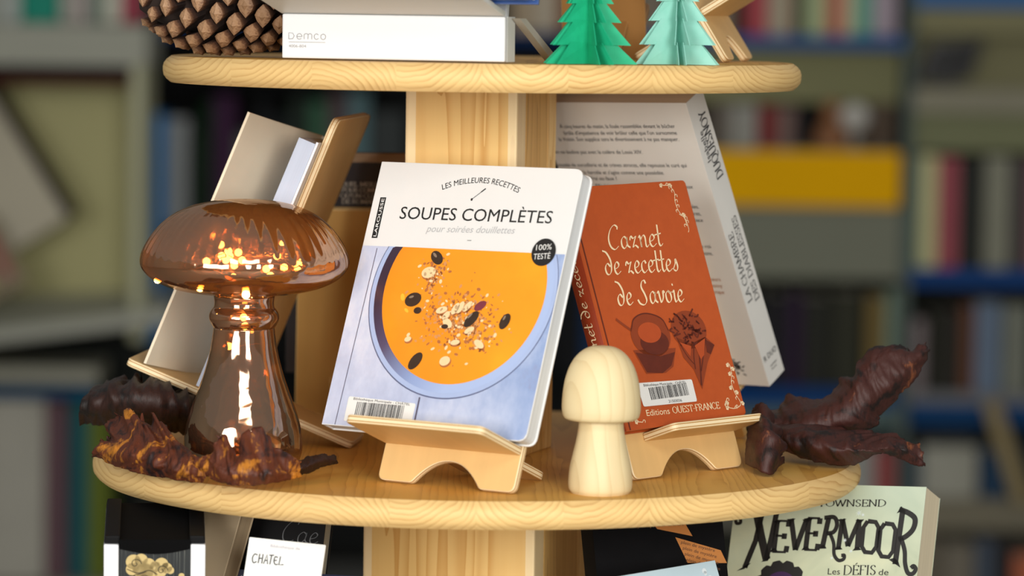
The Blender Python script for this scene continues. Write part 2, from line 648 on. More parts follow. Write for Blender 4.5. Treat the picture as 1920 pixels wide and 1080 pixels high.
def serif_text(ink, s, x0, z0, width, height, x1=None, z1=None, W=.15, mn=.05, ser=.1):
    tot = sum(SER[c.replace('É', 'E').replace('È', 'E')][0] for c in s)
    dx, dz = (1, 0) if x1 is None else (x1-x0, z1-z0)
    L = math.hypot(dx, dz)
    dx, dz = dx/L, dz/L
    k = width/tot
    ang = math.atan2(dz, dx)

    def T(u, q):
        u, q = u*k, q*height
        return (x0+u*dx-q*dz, z0+u*dz+q*dx)
    cx = 0
    sw = (k+height)/2
    for c in s:
        b = c.replace('É', 'E').replace('È', 'E')
        adv, st, se = SER[b]
        for q in st:
            ink.stroke([T(cx+x, y) for x, y in q[1:]], W*sw, ang, mn*sw, smooth=(q[0] == 'C'), n=4)
        for x, y in se:
            ink.stroke([T(cx+x-ser, y), T(cx+x+ser, y)], mn*1.2*sw, smooth=False)
        if c == 'É':
            ink.stroke([T(cx+.3, 1.1), T(cx+.5, 1.26)], .08*sw, smooth=False)
        cx += adv


def script_text(ink, s, x0, z0, width, height, x1, z1, W=.11, mn=.028):
    tot = sum(SCR[c][0] for c in s)
    dx, dz = x1-x0, z1-z0
    L = math.hypot(dx, dz)
    dx, dz = dx/L, dz/L
    k = width/tot
    cx = 0
    for c in s:
        adv, p = SCR[c]
        if p:
            P = []
            for u, q in p:
                uu, qq = (cx+u)*k+q*height*.06, q*height
                P.append((x0+uu*dx-qq*dz, z0+uu*dz+qq*dx))
            ink.stroke(P, W*height, R(25)+math.atan2(dz, dx), mn*height, n=6)
            if c == 'i':
                uu, qq = (cx+.16)*k, .78*height
                ink.ellipse(x0+uu*dx-qq*dz, z0+uu*dz+qq*dx, .045*height, .055*height, 10)
            if c == 't':
                a = [((cx+.0)*k, .5*height), ((cx+.34)*k, .56*height)]
                ink.stroke([(x0+u*dx-q*dz, z0+u*dz+q*dx) for u, q in a], .05*height, smooth=False)
        cx += adv


# ------------------------------------------------------------------ the room
FLOOR_Z = -1.3
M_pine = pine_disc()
M_ply = plywood()
M_ply_shaded = plywood('d6a863', 'ecca8c', '9c6c2e')  # darker copy of the plywood, shade put into its colours


def struct(name, mb, mat, **kw):
    return tag(mb.build(name, mat, **kw), None, None, kind='structure')


struct('floor', MB().box(-6, 6, -7, 8.2, FLOOR_Z-.05, FLOOR_Z), plain('8f8a7e', .5, .1, 8))
struct('wall_back', MB().box(-6, 6, 8.2, 8.3, FLOOR_Z, 2), plain('8a897c', .8, .05, 3))
struct('wall_left', MB().box(-6.1, -6, -7, 8.3, FLOOR_Z, 2), plain('b9b7aa', .8, .05, 3))
struct('wall_right', MB().box(6, 6.1, -7, 8.3, FLOOR_Z, 2), plain('b9b7aa', .8, .05, 3))


# ------------------------------------------------------------------ tiered round display stand
ds = thing('display_stand', 'tiered pine display stand with round shelves on a square central post', 'display stand', Matrix.Translation((0, 0, FLOOR_Z)))


def disc(name, Rr, ztop, th=.0205):
    c = .0045
    z1, z0 = ztop-FLOOR_Z, ztop-th-FLOOR_Z
    prof = [(Rr-.006-.0*c, z0), (Rr-.0028, z0+.0026), (Rr-.0006, z0+.0055), (Rr, z0+.009), (Rr, z1-.0085), (Rr-.0008, z1-.0055), (Rr-.003, z1-.0026), (Rr-.0065, z1)]
    mb = MB().lathe([(.001, z0)]+prof+[(.001, z1)], 160)
    # keep each board in its own coordinates: the grain reads from the shelf's centre
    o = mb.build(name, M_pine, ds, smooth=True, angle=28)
    me = o.data
    for v in me.vertices:
        v.co.z -= z1
    o.location.z = z1
    return o


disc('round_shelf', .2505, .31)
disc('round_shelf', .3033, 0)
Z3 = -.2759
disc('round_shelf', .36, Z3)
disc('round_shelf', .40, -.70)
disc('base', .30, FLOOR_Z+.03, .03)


def post(z0, z1, w, d, tp, seed, psi=20):
    """four planks round a hollow core; the front plank covers the side planks' ends"""
    M = Matrix.Rotation(R(-psi), 4, 'Z')
    zc = (z0+z1)/2-FLOOR_Z
    h = (z1-z0)/2
    T = Matrix.Translation((0, 0, zc)) @ M
    y0 = -(d+tp*2)/2
    q = .0018
    MB().box(-w/2, w/2, y0, y0+tp, -h, h).build('front_plank', pine_plank(seed, 'efc67c', 'c98a34', (16, 16, .8), w/2-.0045), ds, bevel=q, M=T)
    MB().box(-w/2, w/2, y0+tp+d, y0+2*tp+d, -h, h).build('back_plank', pine_plank(seed+2), ds, bevel=q, M=T)
    MB().box(w/2-tp, w/2+.0, y0+tp, y0+tp+d, -h, h).build('side_plank', pine_plank(seed+5, 'dcb068', 'b07c38'), ds, bevel=q, M=T)
    MB().box(-w/2-.0035, -w/2+tp, y0+tp, y0+tp+d, -h, h).build('side_plank', pine_plank(seed+7, 'dcb878', 'a97a35'), ds, bevel=q, M=T)


post(0, .2895, .0925, .052, .0215, 1)
post(Z3, -.0205, .1425, .082, .023, 4)
post(-.70, Z3-.0205, .16, .1, .023, 9)
post(FLOOR_Z+.03, -.7205, .16, .1, .023, 12)


# ------------------------------------------------------------------ poses
def frame(q):
    a, t = R(q['psi']), R(q['th'])
    F = Vector((-math.sin(a), -math.cos(a), 0))
    E = Vector((math.cos(a), -math.sin(a), 0))
    Z = Vector((0, 0, 1))
    return E, Z*math.cos(t)-F*math.sin(t), F*math.cos(t)+Z*math.sin(t)


def mat4(X, Y, Z, O):
    return Matrix(((X.x, Y.x, Z.x, O.x), (X.y, Y.y, Z.y, O.y), (X.z, Y.z, Z.z, O.z), (0, 0, 0, 1)))


def stand_obj(q, label, group='plywood book stands', mat=None, name='book_stand'):
    E, U, N = frame(q)
    P = Vector((q['px'], q['py'], q.get('z0', 0)))
    root = thing(name, label, 'book stand', Matrix.Translation(P) @ Matrix.Rotation(-R(q['psi']), 4, 'Z'), group)
    th = R(q['th'])
    W, LA, ll, Wt = q['W'], q['LA'], q['ll'], q.get('Wt', q['W']*.55)
    sB = q['sB']-abs(math.sin(R(q.get('rho', 0))))*q.get('w', 0)*.5
    t = .006
    m = mat or M_ply
    s0 = t*math.tan(th)*1.02
    ah = min(.021, sB*.62)
    a1, a2 = W*.25, W*.255
    ar = W/2-a1
    arch = [(ar*k/9, s0+ah*(1-abs(k/9)**2.1)) for k in range(-9, 10)]
    pts = [(-W/2, s0)]+arch+[(W/2, s0), (W/2, LA), (-W/2, LA)]
    rad = [.006, .004]+[0]*17+[.004, .006, .012, .012]
    A = MB().plate(rpoly(pts, rad, 6), 0, t)
    A.build('back_panel', m, root, bevel=.0007, bseg=1, M=Matrix.Rotation(-th, 4, 'X'))
    lt = sB/math.tan(th)
    cl = q.get('cut', 0)
    pb = [(-W/2+cl, 0), (-Wt/2, 0), (-Wt/2, -lt), (Wt/2, -lt), (Wt/2, 0), (W/2, 0), (W/2, ll), (-W/2+cl, ll)]
    Bp = MB().plate(rpoly(pb, [.002, 0, .006, .006, 0, .002, .006, .006], 6), 0, t)
    c, s = math.cos(th), math.sin(th)
    Mb = Matrix(((1, 0, 0, 0), (0, s, -c, sB*s), (0, c, s, sB*c), (0, 0, 0, 1)))
    Bp.build('ledge', m, root, bevel=.0007, bseg=1, M=Mb)
    return root


def book_root(q, name, label, cat='book', group=None):
    E, U, N = frame(q)
    r = R(q.get('rho', 0))
    Eb, Ub = E*math.cos(r)+U*math.sin(r), U*math.cos(r)-E*math.sin(r)
    O = Vector((q['px'], q['py'], q.get('z0', 0)))+E*q.get('e0', 0)+U*(q['sB']+.0062)+N*.0003
    return thing(name, label, cat, mat4(Eb, -N, Ub, O), group)


def book_parts(root, w, h, t, cover, c=.0022, inset=.003, rr=0.0, page='e9e0cc', spine=None, back=None, groove=False, front=True):
    """cover boards, spine and page block; spine on the reader's left, front cover towards -y"""
    pc = pages(page, 1)
    poly = rpoly([(-w/2, 0), (w/2, 0), (w/2, h), (-w/2, h)], [0.0005, rr, rr, .0005], 5) if rr else [(-w/2, 0), (w/2, 0), (w/2, h), (-w/2, h)]
    if front:
        COVER[(root.name, 'front')] = MB().plate(poly, -t, -t+c).build('front_cover', cover, root, bevel=c*.3, bseg=2)
    COVER[(root.name, 'back')] = MB().plate(poly, -c, 0).build('back_cover', back or cover, root, bevel=c*.3, bseg=2)
    sp = MB()
    n = 8
    bul = min(.0022, t*.12) if groove else .0003
    out = [(-w/2-bul*math.sin(math.pi*k/n), -t+c*.1+(t-c*.2)*k/n) for k in range(n+1)]
    ins = [(-w/2+c, -c), (-w/2+c, -t+c)]
    ring = out+ins
    vs = [(x, y, 0.0002) for x, y in ring]+[(x, y, h-.0002) for x, y in ring]
    m = len(ring)
    sp.add(vs, [tuple(range(m)), tuple(range(2*m-1, m-1, -1))]+[(i, i+m, (i+1) % m+m, (i+1) % m) for i in range(m)])
    COVER[(root.name, 'spine')] = sp.build('spine', spine or cover, root)
    r2 = max(0, rr-inset)
    bp = rpoly([(-w/2+c, inset), (w/2-inset, inset), (w/2-inset, h-inset), (-w/2+c, h-inset)], [0, max(r2, .0004), max(r2, .0004), 0], 5)
    MB().plate(bp, -t+c, -c).build('page_block', pc, root)
    return root


def front_of(t):
    return Where(lambda x, z, e: (x, -t-e, z), 'front')


def back_of():
    return Where(lambda u, z, e: (-u, e, z), 'back')


def spine_of(w, t, bul=.0004):
    # u runs along the page depth as the reader of the spine sees it: from the back cover (0) to the front cover
    return Where(lambda u, z, e: (-w/2-bul-e, -u, z), 'spine')


BLACK = plain('1b1b1c', .5, .1, name='black_ink')
DARKG = plain('3a3a3c', .5, .1, name='charcoal_ink')
GREYI = plain('b4b4b6', .5, .03, name='pale_grey_ink')
WHITEP = plain('e6e6e3', .4, .02, name='white_paper')


def barcode(root, where, x0, x1, z0, z1, seed, lvl=.0006, numz=None, rows=None):
    rnd = random.Random(seed)
    ink = Ink()
    x = x0
    while x < x1-.4:
        wv = rnd.choice((.35, .35, .6, .9))
        ink.poly([(x, z0), (min(x+wv, x1), z0), (min(x+wv, x1), z1), (x, z1)])
        x += wv+rnd.choice((.35, .5, .8))
    ink.build('barcode_bars', BLACK, root, where, lvl)


# ------------------------------------------------------------------ soup recipe book on its stand
q = dict(px=-.0243, py=-.2315, psi=33.28, th=21.36, W=.1196, sB=.0302, ll=.0571, LA=.19, Wt=.07, e0=-.0189, w=.1801, h=.208, t=.0156, rho=.2)
stand_obj(q, 'pale plywood book stand with arched feet holding the white soup recipe book')
b = book_root(q, 'recipe_book', 'white soup recipe book with a bowl of orange soup on its cover')
cov = plain('e2e2e1', .35, .02, name='white_gloss_cover')
book_parts(b, q['w'], q['h'], q['t'], cov, c=.0016, inset=.0012, rr=.0075, page='dfe2e4')
F = front_of(q['t'])
W2 = q['w']*500
# the photograph printed on the lower two thirds


def wash():
    t = NT('printed_blue_boards')
    v = t.obj()
    n1 = t.noise(t.scaled(v, (1, 1, .6)), 45, 5, .65)
    n2 = t.noise(v, 13, 3)
    f = t.math('ADD', t.math('MULTIPLY', n1, .6), t.math('MULTIPLY', n2, .5))
    s = t.n('ShaderNodeSeparateXYZ')
    t.put(s.inputs[0], v)
    g = t.math('MULTIPLY', t.math('ADD', s.outputs[0], .06), 6.5, clamp=True)
    a = t.ramp(f, [(.35, lin('a9b2ce')), (.55, lin('c3cae2')), (.75, lin('e2e4ee'))])
    c = t.ramp(f, [(.35, lin('8f88a8')), (.5, lin('8ea3cd')), (.75, lin('b9c6e4'))])
    return t.bsdf(t.mix(g, a, c), .32)


def soup_mat():
    t = NT('printed_soup')
    v = t.obj()
    n1 = t.noise(v, 16, 3)
    n2 = t.noise(v, 55, 3)
    s = t.n('ShaderNodeSeparateXYZ')
    t.put(s.inputs[0], v)
    g = t.math('ADD', t.math('MULTIPLY', s.outputs[0], 3.2), .55)
    f = t.math('ADD', t.math('MULTIPLY', g, .6), t.math('ADD', t.math('MULTIPLY', n1, .5), t.math('MULTIPLY', n2, .1)))
    return t.bsdf(t.ramp(f, [(.25, lin('d9701c')), (.45, lin('ee8a1e')), (.75, lin('f79c22')), (.98, lin('fdb52a'))]), .3)


def bowl_wall():
    t = NT('printed_bowl_wall')
    s = t.n('ShaderNodeSeparateXYZ')
    t.put(s.inputs[0], t.obj())
    g = t.math('ADD', t.math('MULTIPLY', s.outputs[0], 9), .62)
    g = t.math('SUBTRACT', g, t.math('MULTIPLY', t.math('SUBTRACT', s.outputs[2], .09), 5))
    return t.bsdf(t.ramp(g, [(.0, lin('3c2e3e')), (.3, lin('544a68')), (.7, lin('8fa2cf')), (1, lin('a9bbe2'))]), .3)


ZB = 141
Ink().poly([(-W2+.3, .6), (W2-6, .6), (W2-2, 2.2), (W2-.4, 6), (W2-.4, ZB+1), (-W2+.3, ZB-.3)]).build('cover_photo', wash(), b, F, .0002)


def cut_circle(ink, cx, cz, r, n=90, top=ZB):
    pts = []
    for k in range(n):
        a = 2*math.pi*k/n
        x, z = cx+r*math.cos(a), cz+r*math.sin(a)
        pts.append((min(x, W2-.5), min(z, top+.4+(x/180))))
    return ink.poly(pts)


cut_circle(Ink(), 8.5, 108, 81.6).build('bowl_outline', plain('5d6384', .35, .04), b, F, .0003)
cut_circle(Ink(), 8.6, 108.3, 80.9).build('bowl_rim', plain('a7b8de', .35, .06), b, F, .0004)
cut_circle(Ink(), 9.0, 108.5, 77.5).build('bowl_wall', bowl_wall(), b, F, .0005)
cut_circle(Ink(), 9.8, 108.6, 70.8).build('soup_picture', soup_mat(), b, F, .0006)
Ink().poly([(-76.2, ZB-2), (-75.7, ZB-2), (-77.5, .6), (-78.0, .6)]).poly([(-8.9, 26.5), (-7.6, 26.5), (-7.2, .6), (-8.6, .6)]).build('board_seams', plain('5a5468', .4, .05), b, F, .00062)
rnd = random.Random(3)
crumb = [Ink(), Ink(), Ink()]
for _ in range(620):
    u = rnd.random()
    if u < .22:
        cx, cz = rnd.gauss(-20, 6), rnd.gauss(122, 7)
    elif u < .8:
        cx, cz = rnd.gauss(8, 17), rnd.gauss(90, 10)
    else:
        cx, cz = rnd.gauss(22, 14), rnd.gauss(77, 7)
    if math.hypot(cx-9.8, cz-108.6) > 66 or cz > 139:
        continue
    rr = rnd.uniform(.6, 1.9)
    crumb[rnd.choices((0, 1, 2), (.46, .4, .14))[0]].ellipse(cx, cz, rr, rr*rnd.uniform(.4, .8), 9, rnd.uniform(0, 3.1))
for cx, cz, a, bb, ro in [(-24.8, 122.3, 6.2, 4.4, .2), (5.8, 95.7, 5, 2.6, 1.1), (10, 97, 5, 2.4, 1.2), (16, 98, 5, 2.3, .9), (-6, 94, 5, 2.6, .3), (1.6, 84.3, 5, 3, -.6), (6.6, 55.4, 4.6, 3.6, .3), (-1, 90, 4, 2.4, .9), (22, 80, 4.4, 2.2, .5), (33, 70, 5, 2.6, -.5), (-30, 70, 3, 2, .3), (12, 70, 4, 2, .2)]:
    crumb[2].ellipse(cx, cz, a, bb, 18, ro)
    crumb[0].ellipse(cx+.8, cz-.9, a+.5, bb+.5, 18, ro)
for ik, hx in zip(crumb, ('b06a38', 'd09058', 'f0d0a0')):
    ik.build('seed_crumbs', plain(hx, .4, .1, 300), b, F, .00068+.00003*'bdf'.index(hx[0]))['kind'] = 'stuff'
SEEDM = plain('3b2c22', .3, .35, 260)
for cx, cz, a, bb, ro in [(-20.3, 134, 6.5, 4.3, -.7), (-33.1, 100.6, 7.2, 5.4, .3), (-27, 92.4, 3.4, 2.6, 0), (21.8, 88.4, 7.6, 4, .9), (51.1, 88.4, 6.4, 4, 1.2), (-19, 53.7, 7.6, 4.4, 1.0), (0, 81.5, 3, 1.8, 0)]:
    Ink().ellipse(cx, cz, a, bb, 22, ro).build('seed', SEEDM, b, F, .0009)
for cx, cz, a, bb, ro in [(-22.5, 136, 2.6, 1.0, -.7), (-35, 102.6, 2.2, .9, .3), (20, 91, 2.8, .8, .9), (50, 91, 2, .8, 1.2)]:
    Ink().ellipse(cx, cz, a, bb, 12, ro).build('seed_sheen', plain('8b7866', .3, .2), b, F, .00095)
Ink().ellipse(27, 99, 5.5, 3.2, 16, .6).build('berry', plain('7a3440', .35, .3, 200), b, F, .00088)
for cx, cz, a, bb, ro in [(-43, 102, 1.8, 3, .4), (-37, 92, 2.4, 1.2, -.6)]:
    Ink().ellipse(cx, cz, a, bb, 14, ro).build('soup_gleam', plain('ffb638', .3, .05), b, F, .00066)
# lettering
ink = Ink()
ink.text('SOUPES COMPLÈTES', -62.3, 163.1, 134.4, 10.2, 72.1, 165.1)


def arc(u, qz):
    # along a shallow arch through (-30.1,188.1), (4,195), (38.5,188.6)
    cx, cz, r = 4.2, 107.0, 88.0
    a = (u-34.4)/r
    return (cx+(r+qz)*math.sin(a), cz+(r+qz)*math.cos(a)-1)


ink.text('LES MEILLEURES RECETTES', 0, 0, 68.8, 4.6, fn=arc)
ink.stroke([(8.6, 189.6), (3.5, 185.2), (-1.2, 181.2)], .45, smooth=False).stroke([(8.8, 189.8), (5.4, 186.9)], .9, smooth=False).ellipse(-1.5, 180.8, .9, 1.1, 12)
ink.poly([(2.6, 148.6), (6.2, 148.7), (6.2, 149.1), (2.6, 149.0)])
ink.build('title_lettering', BLACK, b, F, .0003)
Ink().text('pour soirées douillettes', -35.2, 153.9, 77, 5.6, 42.3, 155.9, slant=.25).build('subtitle_lettering', GREYI, b, F, .0003)
Ink().poly([(-83.3, 146.9), (-78.2, 147.1), (-78.4, 179.5), (-83.6, 179.3)]).build('publisher_tag', BLACK, b, F, .0003)
Ink().text('LAROUSSE', -79.4, 148.2, 30.2, 2.7, -79.5, 179).build('publisher_lettering', plain('f4f4f2', .4, .02), b, F, .0005)
Ink().ellipse(71.4, 142.6, 10.2, 10.6, 40).build('cover_badge', BLACK, b, F, .00098)
Ink().text('100%', 64.6, 143.6, 13.2, 4.6, 77.5, 145.0).text('TESTÉ', 64.0, 136.6, 14.2, 4.6, 78, 138).build('badge_lettering', WHITEP, b, F, .0012)
Ink().poly(rpoly([(-70.6, 4), (-10.4, 3), (-10.2, 21.5), (-70.8, 23)], 1.6)).build('library_label', WHITEP, b, F, .0007)
Ink().text('Bibliothèque Municipale - CHÂTEL', -66, 20.6, 51, 1.9, -15, 19.6).build('label_lettering', DARKG, b, F, .0009)
barcode(b, F, -62, -19, 5, 19.2, 5, .0009)

# ------------------------------------------------------------------ red recipe notebook on its stand
q = dict(px=.1615, py=-.1361, psi=-45.9, th=19.84, W=.1252, sB=.031, ll=.033, LA=.16, Wt=.05, cut=.02, e0=-.0079, w=.1393, h=.1889, t=.0165, rho=1.02)
stand_obj(q, 'plywood book stand with arched feet behind the wooden mushroom, holding the orange-red book')
b = book_root(q, 'notebook', 'orange-red clothbound recipe notebook with cream handwritten title')


def redcloth():
    t = NT('orange_red_cover')
    v = t.obj()
    n1 = t.noise(v, 150, 4, .6)
    n2 = t.noise(v, 12, 3)
    c = t.mix(n1, lin('a8471d'), lin('bd5524'))
    c = t.mix(t.math('MULTIPLY', n2, .35), c, lin('c65c1e'))
    return t.bsdf(c, .4, n1, .06, .0003)


M_red = redcloth()
book_parts(b, q['w'], q['h'], q['t'], M_red, c=.0024, inset=.003, rr=.004, page='d9cdb4', spine=plain('8e3419', .45, .12, 120, 'red_spine'), groove=True)
F = front_of(q['t'])
CREAM = plain('f3dcb4', .5, .05, name='cream_ink')
RUST = plain('8a3a1a', .5, .12, 120, 'rust_ink')
RUSTD = plain('602414', .5, .25, 160, 'dark_rust_ink')
Ink().poly([(-66, 0.5), (-64.6, .5), (-64.6, 188), (-66, 188)]).build('hinge_groove', RUSTD, b, F, .0002)
ink = Ink()
script_text(ink, 'Carnet', -38, 138.6, 62, 17.5, 20, 138.2)
script_text(ink, 'de recettes', -49, 119.6, 84, 17.5, 35, 117.6)
script_text(ink, 'de Savoie', -44, 95.2, 76, 17.5, 31, 93.2)
ink.build('title_lettering', CREAM, b, F, .0004)
ink = Ink()
ink.ellipse(-16.3, 70, 22, 17, 40)
ink.stroke([(-50, 85), (-44, 80.5), (-36, 75)], 2.2)
ink.poly([(-40, 60), (8, 58), (0, 44), (-10, 40), (-32, 41)])
ink.ellipse(28.3, 71, 20, 15, 30)
ink.poly([(12, 66), (27, 60), (45, 64), (53, 57), (40, 44), (30, 30), (26, 24), (22, 40), (14, 50)])
ink.build('picture_midtone', RUST, b, F, .0003)
ink = Ink()
ink.stroke([(-36, 76), (-30, 84), (-16, 87), (0, 82), (5, 72)], 1.0)
ink.ellipse(-14, 64, 16, 9.5, 30)
ink.poly([(-38, 58), (-12, 53), (6, 55), (-2, 45), (-14, 40), (-31, 42)])
for _ in range(46):
    a, rr = rnd.uniform(0, 6.28), rnd.uniform(0, 1)**.5
    x, z = 28.3+18*rr*math.cos(a), 72+12.5*rr*math.sin(a)
    ink.stroke([(x, z), (x+rnd.uniform(-5, 5), z+rnd.uniform(-3, 3)), (x+rnd.uniform(-6, 6), z+rnd.uniform(-4, 4))], 1.3)
ink.poly([(44, 62), (53, 57), (46, 50), (42, 52)])
ink.stroke([(34, 56), (31, 44), (26, 27)], 1.6).stroke([(45, 63), (36, 48), (30, 38)], 1.2)
ink.stroke([(12, 66), (18, 52), (24, 44)], .8).stroke([(30, 60), (26, 50), (24, 40)], 1.0)
ink.build('picture_shadow', RUSTD, b, F, .00045)
Ink().ellipse(-17, 72, 13, 8, 30).poly([(30, 58), (44, 63), (38, 50), (33, 47)]).poly([(14, 62), (26, 58), (22, 50)]).build('picture_light', plain('b04a20', .45, .12, 120), b, F, .0005)
ink = Ink()


def vine(ink, pts, seed):
    r = random.Random(seed)
    ink.stroke(pts, .55)
    P = crom([Vector((*p, 0)) for p in pts], 6)
    for p in P[::3]:
        k = r.choice((-1, 1))
        x, z = p.x, p.y
        ink.stroke([(x, z), (x+k*1.4, z+1.6), (x+k*3.0, z+1.0), (x+k*2.6, z-.6)], .55)
        if r.random() < .5:
            for a in range(5):
                ink.ellipse(x+k*2.6+1.1*math.cos(a*1.26), z+1.1*math.sin(a*1.26), .7, .7, 7)


vine(ink, [(42, 185.5), (48, 185), (53, 180), (51, 172), (52.5, 164), (57, 158), (57.6, 152)], 2)
ink.stroke([(52, 162), (57.5, 158), (58.6, 150), (57.2, 147)], .5)
vine(ink, [(64.4, 40), (64.2, 33), (61, 26), (62, 18), (65.5, 9), (57, 6), (47, 9), (50, 13)], 4)
vine(ink, [(-62, 14), (-58, 7), (-50, 5)], 5)
ink.build('vine_ornament', CREAM, b, F, .0004)['kind'] = 'stuff'
Ink().poly(rpoly([(-45.9, 34.8), (16.6, 32.6), (16.2, 15.2), (-44.8, 16.5)], 1.8)).build('library_label', WHITEP, b, F, .0006)
Ink().text('Bibliothèque Municipale - CHÂTEL', -39, 31.6, 48, 2.0, 10, 29.9).text('21503036', -16, 17.0, 15, 2.2, -1, 16.6).build('label_lettering', DARKG, b, F, .0008)
barcode(b, F, -34.5, 9.0, 20.8, 30.2, 9, .0008)
ink = Ink()
ink.text('Editions', -43.5, 9.2, 26, 5.0, -17.5, 8.6)
serif_text(ink, 'OUEST-FRANCE', -14, 8.6, 54.5, 5.0, 40, 7.6, W=.16, mn=.07)
ink.build('publisher_lettering', CREAM, b, F, .0004)
ink = Ink()
script_text(ink, 'Carnet de recettes', 12.0, 44, 105, 8.5, 12.0, 152, W=.13, mn=.05)
ink.build('spine_lettering', CREAM, b, spine_of(q['w'], q['t'], .0022), .0004)

# ------------------------------------------------------------------ white paperback facing the back, right of the post
q = dict(px=.1903, py=.1304, psi=-143.83, th=27.82, W=.105, sB=.0452, ll=.05, LA=.2, Wt=.06, e0=-.0035, w=.1433, h=.2615, t=.0254, rho=-1.45)
stand_obj({**q, 'W': .085}, 'shaded plywood book stand behind the white paperback', mat=M_ply_shaded)
b = book_root(q, 'novel', 'white paperback leaning under the top shelf, back cover and spine in view')
ivory = plain('dedad2', .4, .03, name='ivory_cover')
book_parts(b, q['w'], q['h'], q['t'], ivory, c=.0007, inset=.0006, page='d8c4a8', spine=plain('d3d2ce', .4, .03, name='pale_grey_spine'))
Bk = back_of()
ink = Ink()
OFF = .5
LH = 3.7


def line(s, xr, z, per=1.92):
    w = len(s)*per
    ink.text(s, xr-w, z, w, LH, xr, z+w*.012)


XR = 54.4+OFF
line('À cinq heures du matin, la foule rassemblée devant le bûcher', XR, 238, 1.86)
line("brûle d'impatience de voir brûler celle que l'on surnomme", XR, 232, 1.92)
line('la Voisin. Son supplice sera le divertissement à ne pas manquer.', XR, 226.2, 1.82)
line('On ne badine pas avec la colère de Louis XIV.', 13.9+OFF+2, 214.4, 1.95)
line('Accusée de sorcellerie et de crimes atroces, elle repousse le curé qui', XR, 202.4, 1.84)
line("la harcèle et s'agite comme une possédée.", 30.8+OFF, 195.9, 1.92)
line('Vrai ou faux ?', -16.8+OFF, 190.4, 1.92)
line('Elle laisse une fille, ses secrets et des envieux', XR, 183.4)
line('La nouvelle maîtresse de la maison reprend ses fioles.', XR, 165.1)
line('Les clientes reviennent une à une, prudentes, légères,', XR, 158.8)
line('et la marquise demande encore une poudre douce', XR, 153.0)
line('De la cour au bûcher il n’y a qu’un pas, dit le roi', XR, 128.6)
line('Un roman noir et savoureux, plein de passions.', XR, 122.3)
ink.build('blurb_lettering', DARKG, b, Bk, .0003)
ink = Ink()
for i, s in enumerate(('Prix des lecteurs', 'Isabelle Duquesnoy', 'Roman historique')):
    line(s, XR, 98.7-6*i, 1.9)
ink.build('blurb_note', plain('a86a3c', .5, .05), b, Bk, .0003)
ink = Ink()
for _ in range(26):
    a = rnd.uniform(0, 6.28)
    x, z = 46+OFF+rnd.gauss(0, 2.4), 17+rnd.gauss(0, 3)
    ink.stroke([(x, z), (x+3*math.cos(a), z+3*math.sin(a))], 1.1, smooth=False)
ink.build('flower_print', BLACK, b, Bk, .0003)
SP = spine_of(q['w'], q['t'])
# the spine reads from bottom to top with letter tops towards the back cover: mirror u
ink = Ink()
serif_text(ink, 'DUQUESNOY', 19.6, 186, 60, 9, 19.6, 246, W=.16, mn=.06)
ink.build('author_lettering', DARKG, b, SP, .0003)
ink = Ink()
serif_text(ink, 'LA CHAMBRE', 9.9, 76, 64, 6.2, 9.9, 140, W=.14, mn=.06)
serif_text(ink, 'DES DIABLESSES', 19.9, 72, 78, 6.2, 19.9, 150, W=.14, mn=.06)
ink.build('title_lettering', DARKG, b, SP, .0003)
ink = Ink()
ink.text('Isabelle', 9.6, 205, 27, 5.2, 9.6, 232)
ink.build('first_name_lettering', DARKG, b, SP, .0003)
ink = Ink()
ink.text('R DUO', 2.6, 21.4, 19.5, 5.2)
ink.text('ROMAN', 8.4, 13.4, 9.6, 1.8).text('Poche', 9.0, 10.2, 8, 1.8)
ink.build('series_lettering', DARKG, b, SP, .0003)

# ------------------------------------------------------------------ open book on the tall stand, left
q = dict(px=-.2108, py=.0429, psi=96.6, th=21.84, W=.1729, sB=.0425, ll=.0772, LA=.2845, Wt=.0636, e0=.0435, w=.135, h=.2121, t=.0179, rho=2.73)
stand_obj({**q, 'rho': 0}, 'tall plywood book stand seen side-on behind the glass mushroom lamp', mat=M_ply)
b = book_root(q, 'open_book', 'hardback with its beige cover ajar on the tall side-on stand')
kraft = plain('eadcc2', .6, .05, 30, 'beige_endpaper')
bluep = pages('c3cde0', 1, .0009, .85)
w, h, t = q['w'], q['h'], q['t']
MB().plate([(-w/2, 0), (w/2, 0), (w/2, h), (-w/2, h)], -.002, 0).build('back_cover', plain('e8eaf0', .4, .03), b, bevel=.0004)
MB().plate([(-w/2+.002, .002), (w/2-.001, .002), (w/2-.001, h-.002), (-w/2+.002, h-.002)], -t+.0021, -.0022).build('page_block', bluep, b)
MB().box(-w/2-.002, -w/2, -t, 0, 0, h).build('spine', plain('c9bda8', .5, .05), b, bevel=.0004)
mb = MB()
n = 10
ph = 20
vs, fs = [], []
for i in range(n+1):
    u = i/n*.1255
    bend = .004*math.sin(math.pi*i/n)
    x, y = -w/2+u*math.cos(R(ph)), -t-u*math.sin(R(ph))+bend
    for z in (0.0, h):
        vs += [(x, y, z), (x, y-.002, z)]
for i in range(n):
    a = 4*i
    fs += [(a, a+4, a+6, a+2), (a+1, a+3, a+7, a+5), (a, a+1, a+5, a+4), (a+2, a+6, a+7, a+3)]
fs += [(0, 2, 3, 1), (4*n, 4*n+1, 4*n+3, 4*n+2)]
mb.add(vs, fs).build('front_cover', kraft, b)

